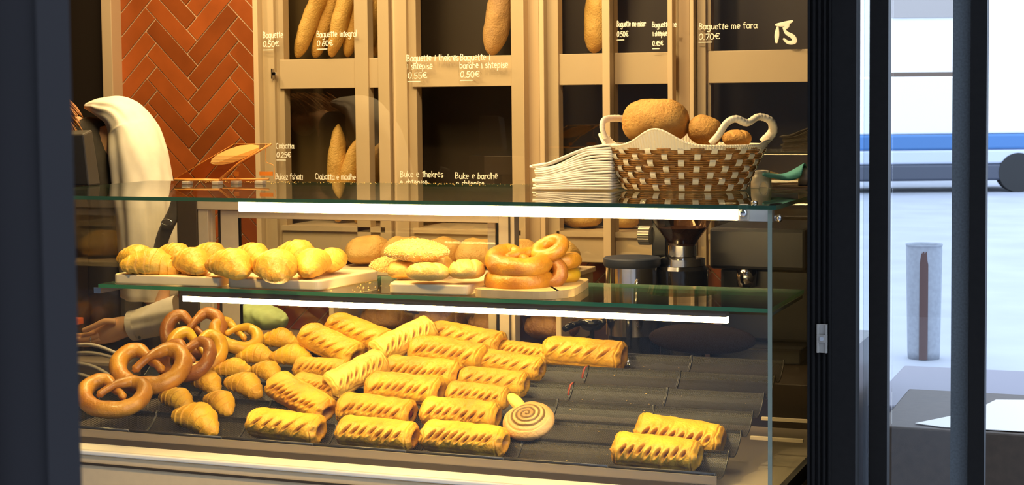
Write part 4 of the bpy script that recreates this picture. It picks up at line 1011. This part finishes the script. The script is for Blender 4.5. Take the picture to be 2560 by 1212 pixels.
# napkins
nc = on_z(1440, 470, ZG); nc.y = min(nc.y+.03, .56)
def napkin(i, n, lab):
    rnd = random.Random(i); t = i/(n-1); s_ = SB; u_n, v_n = 22, 8; V = []; Vt = []
    xl = 1362-13*(t > .93)-10*rnd.random()+3*math.sin(i*.9)+6*t; xr = 1548+2*rnd.random()
    for a in range(u_n+1):
        u = a/u_n
        base = 470; lift = (26 if t < .5 else 26)*t
        ytop = base - t*(58+42*smoothstep(0, .75, u)) + 5*t*math.sin(u*5)
        ytop += 1.2*math.sin(u*9+i*1.3)*(.3+t)
        q = on_y(xl+(xr-xl)*u, ytop, nc.y)
        for b in range(v_n+1):
            v = b/v_n; V.append((q.x-.008*v, nc.y-.075+.15*v, max(q.z, ZG+.0012)+.0006*math.sin(v*7+i)*t+.0))
    F = [(a*(v_n+1)+b, (a+1)*(v_n+1)+b, (a+1)*(v_n+1)+b+1, a*(v_n+1)+b+1) for a in range(u_n) for b in range(v_n)]
    o = make('paper_napkin', V, F, NAP, None, True); m_ = o.modifiers.new('solid', 'SOLIDIFY'); m_.thickness = .0060; m_.offset = 1
    return tag(o, lab, 'napkin', 'folded paper napkins in the stack')
NN = 17
for i in range(NN):
    lab = 'topmost folded white napkin of the stack beside the basket' if i == NN-1 else ('lowest folded white napkin, lying on the top glass' if i == 0 else 'folded white paper napkin inside the stack beside the basket')
    napkin(i, NN, lab)

# white cups, teal cloth and wooden tray
cz = on_z(1903, 466, ZG); cy = min(cz.y, .60)
tr = on_y(1965, 460, .70)
def cup(px, Y, lab, zb):
    p = on_y(px, 462, Y); s_ = 1/px_per_m(p); T = thing('egg_cup', (p.x, Y, zb), lab, 'cup', 'white porcelain cups on the top glass')
    hgt = 44*s_; n = 48; mb = MB(); V = []; rr = [(.0285, 0), (.0275, .45), (.024, .85), (.0225, .97), (.018, 1.0), (.001, 1.0)]
    V = []; rows_ = []
    for r, h_ in rr:
        row = []
        for k_ in range(n):
            a = 2*PI*k_/n; da = (a+PI/2+.0) ; da = math.atan2(math.sin(a+PI/2-.45), math.cos(a+PI/2-.45)); cut = .36*math.sqrt(max(0, 1-(da/.42)**2)) if abs(da) < .42 else 0
            hh = h_ if h_ > 0 else cut
            hh = max(hh, cut); row.append(len(V)); V.append((p.x+r*math.cos(a), Y+r*math.sin(a), zb+hh*hgt))
        rows_.append(row)
    F = [(rows_[i][k_], rows_[i][(k_+1) % n], rows_[i+1][(k_+1) % n], rows_[i+1][k_]) for i in range(5) for k_ in range(n)]
    mb.add(V, F); o = mb.build('cup_shell', mat('white_porcelain', (.80, .74, .62), .18, coat=.4), T, True); q = o.modifiers.new('s', 'SOLIDIFY'); q.thickness = .002
cup(1903, .70, 'white porcelain stool cup with an arched notch, right of the basket', ZG)
cup(2021, .71, 'white porcelain cup at the right edge, half behind the black frame', ZG+.0085)
a = on_y(1925, 460, .60); b = on_y(2060, 460, .60)
bevel_mod(tag(MB().box(a.x, a.x+.14, .62, .77, ZG, ZG+.008).build('serving_tray', mat('dark_wood_tray', (.10, .055, .025), .35)), 'flat dark wooden tray under the teal cloth', 'tray'), .002)
mb = MB(); rws = []
tcp = [(1912, 440, 432), (1932, 446, 431), (1955, 450, 431), (1978, 448, 425), (2000, 444, 413), (2012, 440, 404)]
A = [on_y(x, y0, .69) for x, y0, y1 in tcp]; B = [on_y(x, y1, .69) for x, y0, y1 in tcp]
V = []; n = len(tcp)
for k_, (dy, sel) in enumerate(((-.03, 0), (-.035, .5), (-.01, 1), (.03, .8), (.04, .2))):
    for i in range(n):
        p = A[i].lerp(B[i], sel); V.append((p.x, p.y+dy, max(p.z+.004*math.sin(i*1.4+k_), ZG+.011)))
F = [(k_*n+i, k_*n+i+1, (k_+1)*n+i+1, (k_+1)*n+i) for k_ in range(4) for i in range(n-1)]
o = make('teal_cloth', V, F, mat('teal_fabric', (.06, .25, .25), .8, var=.15), None, True); tag(o, 'crumpled teal cloth on the wooden tray', 'cloth')
q = o.modifiers.new('s', 'SUBSURF'); q.levels = q.render_levels = 2; q2 = o.modifiers.new('t', 'SOLIDIFY'); q2.thickness = .003

# acrylic stand with amber oval
Ya = .62
def ap(px, py, dy=0): return on_y(px, py, Ya+dy)
base = on_z(570, 456, ZG)
ac = thing('acrylic_stand', (ap(570, 450).x, Ya, ZG), 'clear acrylic wedge stand with an amber oval panel at the left of the top glass', 'display stand')
AC = thin_glass('clear_acrylic', (.93, .80, .68), .06); AMB = mat('amber_acrylic', (.95, .58, .18), .4); OR = mat('orange_acrylic_edge', (.90, .42, .10), .3); ORB = mat('orange_label', (.85, .25, .02), .4)
A_, B_, C_, D_ = ap(436, 447, -.03), ap(548, 449, -.03), ap(678, 360, .0), ap(585, 360, .03)
def plate(name, pts, m_, th=.003, par=ac):
    P = [Vector(p) for p in pts]; nrm = (P[1]-P[0]).cross(P[2]-P[0]).normalized()*th; n = len(P)
    return make(name, P+[p+nrm for p in P], [list(range(n))[::-1], list(range(n, 2*n))]+[(i, (i+1) % n, n+(i+1) % n, n+i) for i in range(n)], m_, par)
plate('sloped_panel', [A_, B_, C_, D_], AC)
mb = MB(); mb.tube([B_, ap(600, 405, -.015), C_], .0032, 8); mb.tube([A_, D_], .0012, 6); mb.tube([D_, C_], .0012, 6); mb.build('panel_edge', OR, ac, True)
mb = MB(); mb.tube([ap(437, 449, -.03), ap(548, 450, -.03)], .004, 8); mb.tube([ap(556, 449, .02), ap(672, 447, .02)], .003, 8); mb.build('base_edge', OR, ac, True)
# amber oval, follows the plane of the panel
c2 = ap(588, 388, .0); e1 = (C_-B_); e2 = (A_-B_)
bb = [(527, 408), (530, 398), (545, 386), (570, 374), (600, 364), (630, 361), (648, 364), (647, 374), (630, 385), (605, 398), (580, 408), (555, 412), (535, 412)]
nrm = (B_-A_).cross(C_-A_).normalized()
def onpanel(px, py):
    d = CF+CR*((px-1280)/FPX)-CU*((py-PY)/FPX); t = (A_-CC).dot(nrm)/d.dot(nrm); return CC+d*t-nrm*(.002 if nrm.dot(d) > 0 else -.002)
plate('oval_panel', [onpanel(*q) for q in bb][::1], AMB, .0015)
mb = MB()
for y_, x0_, x1_ in ((390, 534, 622), (398, 528, 606), (406.5, 527, 585)):
    mb.tube([onpanel(x0_, y_)-CF*.003, onpanel(x1_, y_)-CF*.003], .0009, 6)
mb.build('panel_lines', mat('brown_line', (.35, .14, .03), .5), ac)
bx = MB()
for px in (470, 545): p = ap(px, 455, -.03); bx.box(p.x-.011, p.x+.011, p.y-.02, p.y+.012, ZG, ap(px, 450, -.03).z-.003)
for px in (590, 650): p = ap(px, 455, .02); bx.box(p.x-.014, p.x+.014, p.y-.01, p.y+.012, ZG, ap(px, 450, .02).z-.002)
bevel_mod(bx.build('foot', mat('clear_feet', (.85, .75, .6), .15, trans=.4), ac), .002)
for px, w in ((590, 7), (665, 19)):
    p = ap(px, 434, .02); s_ = 1/px_per_m(p)
    MB().box(p.x-w*s_, p.x+w*s_, p.y, p.y+.002, p.z-5*s_, p.z+5*s_).build('label', ORB, ac)
mb = MB(); mb.tube(catmull([ap(664, 362, .0), ap(664, 400, .01), ap(672, 408, .015), ap(684, 414, .02), ap(687, 440, .02), ap(686, 448, .02)], 5), .0009, 6); mb.build('wire_hook', OR, ac, True)

# black terminal on the left
p = on_z(240, 462, ZG); yy = min(p.y, .45)
a_ = on_y(130, 340, yy); b_ = on_y(252, 470, yy)
pt = thing('card_terminal', ((a_.x+b_.x)/2, yy+.05, ZG), 'black boxy till terminal at the left end of the top glass', 'till')
mb = MB(); ztp = on_y(238, 335, yy).z
x1b, x1t = on_y(252, 470, yy+.06).x, on_y(238, 335, yy+.06).x
V = [(a_.x, yy, ZG), (x1b, yy, ZG), (x1t, yy, ztp), (a_.x, yy, ztp-.002), (a_.x, yy+.06, ZG), (x1b, yy+.06, ZG), (x1t-.01, yy+.06, ztp+.012), (a_.x, yy+.06, ztp+.01)]
mb.add(V, [(0, 1, 2, 3), (5, 4, 7, 6), (1, 5, 6, 2), (4, 0, 3, 7), (3, 2, 6, 7), (4, 5, 1, 0)]); bevel_mod(mb.build('housing', mat('till_black', (.055, .045, .035), .5), pt), .005)

# ------------------------------------------------------------------ person behind the case
YP = 1.22
def pp(px, py, dy=0): return on_y(px, py, YP+dy)
per = thing('person', (pp(330, 700).x, YP+.05, 0), 'person in a white shirt and black vest leaning left, hand over the counter', 'person')
sP = 1/px_per_m(pp(300, 400))
def skin_body():
    J = {}; E = []; V = []; Rr = []
    def node(k_, p, r): J[k_] = len(V); V.append(tuple(Vector(p)-per.location)); Rr.append(r)
    node('pelvis', pp(345, 800, .08), .12); node('waist', pp(325, 640, .06), .105); node('chest', pp(285, 430, .05), .12); node('neckb', pp(215, 330, .03), .06)
    node('neck', pp(165, 310, .0), .05); node('head', pp(110, 320, -.02), .075); node('head2', pp(70, 350, -.03), .07)
    for a_, b_ in (('pelvis', 'waist'), ('waist', 'chest'), ('chest', 'neckb'), ('neckb', 'neck'), ('neck', 'head'), ('head', 'head2')): E.append((J[a_], J[b_]))
    node('sh', pp(330, 310, -.02), .06); node('ua', pp(368, 470, -.03), .036); node('el', pp(405, 690, -.05), .034); E += [(J['chest'], J['sh']), (J['sh'], J['ua']), (J['ua'], J['el'])]
    node('fa', pp(400, 795, -.09), .030); node('wr', pp(325, 815, -.10), .026); node('palm', pp(275, 826, -.10), .026); E += [(J['el'], J['fa']), (J['fa'], J['wr']), (J['wr'], J['palm'])]
    node('lh', pp(350, 930, .12), .10); node('lk', pp(340, 1300, .05), .065); node('lf', (pp(345, 1300).x, YP+.1, .09), .045); E += [(J['pelvis'], J['lh']), (J['lh'], J['lk']), (J['lk'], J['lf'])]
    node('toe', (pp(345, 1300).x-.05, YP-.02, .05), .035); E.append((J['lf'], J['toe']))
    me = bpy.data.meshes.new('body'); me.from_pydata(V, E, []); o = link(bpy.data.objects.new('body', me)); o.parent = per; me.materials.append(SKIN)
    md = o.modifiers.new('skin', 'SKIN'); md.use_smooth_shade = True
    me2 = me.skin_vertices[0].data
    for i, r in enumerate(Rr): me2[i].radius = (r, r); me2[i].use_root = (i == 0)
    sb = o.modifiers.new('sub', 'SUBSURF'); sb.levels = sb.render_levels = 2
    return o
skin_body()
def loftm(name, rings, m_, par, n=40, k_=6, fold=0, seed=0, cap=True):
    """rings: (centre, half width along r, half depth, tilt vector) ; cross sections lie across the path"""
    C = catmull([r[0] for r in rings], k_); A = lerpl([r[1] for r in rings], k_); B = lerpl([r[2] for r in rings], k_); V = []; F = []; m_n = len(C)
    for i in range(m_n):
        T = (C[min(i+1, m_n-1)]-C[max(i-1, 0)]).normalized(); S = T.cross(f0); S = S.normalized() if S.length > .1 else Vector((1, 0, 0)); D = S.cross(T)
        for j in range(n):
            a = 2*PI*j/n; q = 1
            if fold: q = 1+fold*mnoise.noise(Vector((math.cos(a)*3+seed, math.sin(a)*3, i*.07)))+fold*.5*math.sin(a*7+i*.10+seed)*(i/m_n)
            V.append(C[i]+S*(A[i]*math.cos(a)*q)+D*(B[i]*math.sin(a)*q))
    F = [(i*n+j, i*n+(j+1) % n, (i+1)*n+(j+1) % n, (i+1)*n+j) for i in range(m_n-1) for j in range(n)]
    if cap: F += [list(range(n))[::-1], [(m_n-1)*n+j for j in range(n)]]
    o = make(name, V, F, m_, par, True); return o
# shirt: shoulder dome hanging down as a wide sleeve and back
loftm('shirt', [(pp(222, 266, .02), 10*sP, .03), (pp(262, 270, .02), 27*sP, .08), (pp(308, 288, .02), 47*sP, .12), (pp(335, 335, .02), 62*sP, .135), (pp(346, 390, .0), 70*sP, .135), (pp(357, 450, -.01), 71*sP, .13), (pp(366, 520, -.02), 73*sP, .125), (pp(372, 620, -.03), 73*sP, .12), (pp(374, 740, -.02), 70*sP, .11)], WHITE, per, fold=.08, seed=3, n=64, k_=8)
loftm('vest', [(pp(205, 330, .03), 30*sP, .06), (pp(232, 340, .03), 52*sP, .10), (pp(262, 400, .03), 62*sP, .13), (pp(290, 520, .03), 64*sP, .13), (pp(300, 700, .04), 78*sP, .13), (pp(320, 860, .05), 90*sP, .12), (pp(330, 1180, .06), 92*sP, .11)], VEST, per, fold=.04, seed=5, n=48)
loftm('sleeve', [(pp(450, 780, -.09), 42*sP, .055), (pp(418, 790, -.10), 42*sP, .052), (pp(380, 802, -.10), 40*sP, .048), (pp(348, 810, -.10), 37*sP, .044), (pp(333, 813, -.10), 36*sP, .042)], WHITE, per, fold=.06, seed=8, n=48, cap=False)
loftm('cuff', [(pp(346, 811, -.10), 38.5*sP, .046), (pp(330, 814, -.10), 37.5*sP, .044)], WHITE, per, n=48, cap=False)
b_ = pp(349, 843, -.155); MB().lathe([(.0055, -.002), (.0055, 0)], (b_.x, b_.y, b_.z), 16, 'Y').build('cuff_button', VEST, per)
mb = MB(); mb.tube(catmull([pp(448, 490, -.16), pp(436, 530, -.165), pp(420, 562, -.17), pp(405, 600, -.17), pp(392, 660, -.16)], 6), [.026]*25, 10, flat=.22, ref=(0, 1, 0)); mb.build('apron_strap', STRAP, per, True)
mb = MB(); c = pp(417, 556, -.185); mb.tube([(c.x+.02*math.cos(2*PI*i/20), c.y, c.z+.010*math.sin(2*PI*i/20)) for i in range(20)], .0022, 8, closed=True); mb.build('buckle', SILVER, per, True)
# hair: strands falling forward
rnd = random.Random(6); mb = MB()
for i in range(150):
    x0_ = 95+rnd.uniform(-10, 50); y0_ = 232+rnd.uniform(0, 46); dy = rnd.uniform(-.08, .05); ex = rnd.uniform(48, 72); ey = rnd.uniform(40, 84)
    x2_ = min(x0_+ex, 212); y2_ = y0_+ey
    mb.tube(catmull([pp(x0_, y0_, dy), pp(x0_+ex*.35, y0_+ey*.22, dy), pp(x0_+ex*.75, y0_+ey*.6, dy), pp(x2_, y2_, dy)], 4), [.0035]*9+[.0025]*3+[.0006], 5)
mb.build('hair', HAIR, per, True)
# hand
def finger(pts, r, nm='finger'):
    P = catmull(pts, 5); n = len(P); return P, [r*(1-.28*i/(n-1)) if i < n-2 else r*(.55 if i == n-2 else .2) for i in range(n)]
HY = -.10
mb = MB()
loft_rings = [(pp(330, 814, HY), 24*sP, .024), (pp(305, 818, HY), 27*sP, .026), (pp(278, 826, HY), 30*sP, .026), (pp(252, 834, HY), 27*sP, .024), (pp(238, 838, HY), 22*sP, .020)]
loftm('hand', loft_rings, SKIN, per, n=32)
hd = MB()
for pts, r in (([pp(290, 804, -.12), pp(262, 803, -.135), pp(236, 815, -.14), pp(216, 823, -.14), pp(205, 827, -.14)], .0115),
               ([pp(248, 826, -.11), pp(222, 836, -.12), pp(196, 838, -.12), pp(172, 838, -.12)], .0098), ([pp(248, 836, -.12), pp(220, 846, -.13), pp(192, 847, -.13), pp(166, 845, -.13)], .0100),
               ([pp(250, 846, -.115), pp(224, 854, -.125), pp(198, 856, -.125), pp(174, 853, -.12)], .0092), ([pp(255, 852, -.09), pp(234, 860, -.09), pp(212, 863, -.09), pp(196, 861, -.09)], .0080)):
    P, R = finger(pts, r); m1 = MB(); m1.tube(P, R, 16); m1.build('finger' if r != .0115 else 'thumb', SKIN, per, True)
c = pp(231, 848, -.128); mb = MB(); mb.tube([(c.x, c.y+.0115*math.cos(2*PI*i/24), c.z+.0115*math.sin(2*PI*i/24)) for i in range(24)], .0022, 8, closed=True); mb.build('ring', SILVER, per, True)

# things at the lower left behind the glass
bxp = on_y(250, 960, 1.05)
a_, b_ = on_y(120, 890, 1.02), on_y(300, 1040, 1.02)
t = thing('paper_dispenser', ((a_.x+b_.x)/2, 1.08, 0), 'beige metal box with white cables lying on it, behind the pans at the left', 'dispenser')
bevel_mod(MB().box(a_.x, b_.x, 1.0, 1.16, 0.0, on_y(250, 905, 1.0).z).build('housing', mat('warm_grey_metal', (.30, .24, .17), .4), t), .012)
for i, (y0_, y1_, y2_) in enumerate(((868, 862, 890), (886, 882, 900), (905, 915, 960), (925, 945, 990))):
    mb = MB(); mb.tube(catmull([on_y(150, y0_, .99), on_y(230, y1_, .98), on_y(308, y2_, .985)], 10), .0065, 10); tag(mb.build('white_cable', mat('white_cable', (.62, .54, .42), .35), None, True), 'white cable curving over the beige box, %s' % ['the topmost', 'second from the top', 'third from the top', 'the lowest'][i], 'cable', 'cables behind the pans')
q = on_y(202, 801, 1.15); o = bevel_mod(MB().box(q.x-.03, q.x+.012, 1.115, 1.15, q.z-.011, q.z+.012).build('orange_box', mat('orange_red_card', (.85, .16, .05), .5)), .002); tag(o, 'small orange red packet above the hand at the left', 'packet')
q2_ = on_y(210, 830, 1.2); bevel_mod(tag(MB().box(q2_.x-.14, q2_.x+.03, 1.10, 1.16, 0, q.z-.0115).build('side_counter', VEST), 'dark side counter under the hand at the left', 'counter'), .003)

# ------------------------------------------------------------------ street to the right
def gpt(px, py): return on_z(px, py, -.05)
b0 = on_z(2309, 895, -.05); bo = thing('bollard', b0, 'grey concrete bollard with a rusty stripe on the pavement', 'bollard')
bh = (895-620)/px_per_m(b0); br = 42/px_per_m(b0)
MB().lathe([(br*.92, -.05), (br*.95, 0), (br*1.05, bh-.06), (br*1.04, bh-.03), (br*1.08, bh-.02), (br*1.08, bh-.055+.03), (br*1.0, bh-.05+.0)], (b0.x, b0.y, 0), 40).build('post', mat('concrete', (.30, .33, .38), .7, var=.1), bo, True)
d_ = (CC-b0); d_.z = 0; d_.normalize(); sd = Vector((-d_.y, d_.x, 0))
cc = b0+d_*br*.985; mb = MB(); w_ = br*.26; mb.tube([(cc.x+sd.x*w_*-.1, cc.y+sd.y*w_*-.1, -.045), (cc.x, cc.y, bh-.06)], w_, 10, flat=.25, ref=tuple(d_)); mb.build('rust_stripe', mat('rust', (.10, .055, .05), .8), bo)
# white van
v0 = gpt(2330, 482); van = thing('parked_van', v0, 'white van with a blue side stripe parked across the street', 'van')
def vx(u, v, z): return (v0.x+r0.x*u+f0.x*v, v0.y+r0.y*u+f0.y*v, -.05+z)
def vprism(name, prof, w0, w1, m_, par=van):
    n = len(prof); V = [vx(u, w0, z) for u, z in prof]+[vx(u, w1, z) for u, z in prof]
    o = make(name, V, [list(range(n)), list(range(n, 2*n))[::-1]]+[(i, n+i, n+(i+1) % n, (i+1) % n) for i in range(n)], m_, par); bevel_mod(o, .04, 3); return o
vprism('lower_body', [(-2.6, .2), (2.1, .2), (2.2, .48), (-2.6, .48)], 0, 1.8, mat('van_dark', (.06, .07, .10), .35))
vprism('body', [(-2.6, .48), (2.2, .48), (2.25, .72), (-2.6, .72)], 0, 1.8, mat('van_silver', (.55, .60, .72), .3))
vprism('stripe', [(-2.6, .72), (2.2, .72), (2.0, .98), (-2.6, .98)], .0, 1.8, mat('van_blue', (.06, .18, .42), .3))
vprism('cabin', [(-2.6, .98), (2.0, .98), (1.5, 1.95), (-2.6, 1.95)], .03, 1.77, mat('van_white', (.9, .9, .9), .3))
for u in (-1.6, 1.45):
    c = Vector(vx(u, 0, .33)); P = []
    mb = MB(); ring_ = [Vector(vx(u+.33*math.cos(2*PI*i/32), .02, .33+.33*math.sin(2*PI*i/32))) for i in range(32)]
    n = 32; back = [p+f0*.22 for p in ring_]; front = [p-f0*.03 for p in ring_]
    mb.add(front+back, [list(range(n))[::-1], list(range(n, 2*n))]+[(i, (i+1) % n, n+(i+1) % n, n+i) for i in range(n)]); mb.build('wheel', mat('tyre', (.02, .02, .02), .7), van)
# far building
bc_ = gpt(2350, 440); tb = thing('far_building', bc_, 'bright white building with a yellow band across the street', 'building')
def fb(name, u0, u1, z0, z1, v0_, v1_, m_):
    A = [Vector((bc_.x+r0.x*u+f0.x*v, bc_.y+r0.y*u+f0.y*v, z)) for u in (u0, u1) for v in (v0_, v1_) for z in (z0, z1)]
    return make(name, A, [(0, 1, 3, 2), (4, 6, 7, 5), (0, 4, 5, 1), (2, 3, 7, 6), (0, 2, 6, 4), (1, 5, 7, 3)], m_, tb)
fb('wall', -9, 10, -.05, 9, 0, 3, mat('white_render', (1, 1, 1), .8))
fb('yellow_band', -1.2, .55, 1.72, 1.95, -.06, 0, mat('ochre_band', (.50, .34, .10), .7))
fb('dark_band', -1.2, .55, 1.96, 2.05, -.08, 0, mat('umber_band', (.16, .11, .08), .7))
fb('upper_window', -1.0, .5, 3.15, 3.7, -.05, 0, mat('window_dark', (.42, .38, .36), .4))
# crate and grey box outside the door
a_ = on_y(2237, 1066, 1.1)
bevel_mod(tag(MB().box(a_.x-.05, a_.x+.62, 1.1, 1.75, -.05, a_.z).build('wooden_planter', mat('dark_brown_wood', (.075, .050, .032), .6, var=.15)), 'dark brown wooden box outside, below the glass door', 'box'), .006)
q = on_y(2300, 1060, 1.3); mb = MB(); V = [(a_.x+.13, 1.12, a_.z+.002), (a_.x+.60, 1.12, a_.z+.004), (a_.x+.60, 1.7, a_.z+.004), (a_.x+.24, 1.6, a_.z+.004), (a_.x+.19, 1.38, a_.z+.003), (a_.x+.05, 1.15, a_.z+.002)]
o = make('paper_sheet', V, [list(range(6))], mat('cream_paper', (.80, .76, .70), .7)); q = o.modifiers.new('s', 'SOLIDIFY'); q.thickness = .002; q.offset = 1; tag(o, 'crumpled cream paper lying on the brown box outside', 'paper')
g0 = on_y(2240, 1000, 2.1)
bevel_mod(tag(MB().box(g0.x-.1, g0.x+.9, 2.1, 3.0, -.05, g0.z-.02).build('grey_container', mat('mauve_grey', (.20, .19, .23), .6)), 'mauve grey container standing behind the brown box outside', 'container'), .01)
# dark facade added behind the viewer against sky light (seen only in reflections)
tag(MB().box(-30, 9, -9.5, -8.5, -.05, 7).build('sky_blocking_facade', mat('facade_dark', (.05, .045, .045), .7)), 'dark facade added behind the viewer to hold off sky light', 'building')

# crumbs
def crumbs(name, n, fn, size, lab, seed):
    rnd = random.Random(seed); mb = MB()
    for _ in range(n):
        x, y, z = fn(rnd); a = size*rnd.uniform(.4, 1.2); b = a*rnd.uniform(.4, .8); t = rnd.uniform(0, PI)
        mb.add([(x+a*math.cos(t), y+a*math.sin(t), z), (x-b*math.sin(t), y+b*math.cos(t), z), (x-a*math.cos(t), y-a*math.sin(t), z), (x+b*math.sin(t), y-b*math.cos(t), z), (x, y, z+a*.5)], [(0, 1, 4), (1, 2, 4), (2, 3, 4), (3, 0, 4), (3, 2, 1, 0)])
    tag(mb.build(name, mat('crumb', (.85, .55, .16), .6)), lab, 'crumbs', kind='stuff')
def f1(r): y = r.uniform(.11, .86); return (r.uniform(-2.08, -.18), y, ztray(y)+.001)
def f2(r): return (-2.0+1.5*r.random()**1.3, .775-.10*r.random()**3, 1.3503)
def f3(r): return (r.uniform(-1.18, -1.05), r.uniform(.06, .3), 1.1075)
crumbs('pastry_crumbs', 420, f1, .0026, 'golden crumbs scattered over the black perforated pans', 1)
crumbs('pastry_crumbs', 300, f2, .0022, 'golden crumbs along the rear edge of the top glass', 2)
crumbs('pastry_crumbs', 40, f3, .0028, 'golden crumbs on the glass shelf between the boards', 3)
for px, py, Y in ((1960, 1050, .55), (1960, 1100, .42)):
    z_ = on_y(px, py, Y).z; MB().box(-.150, -.0125, Y, Y+.012, z_-.004, z_+.004).build('support_rail', ALU, dc)
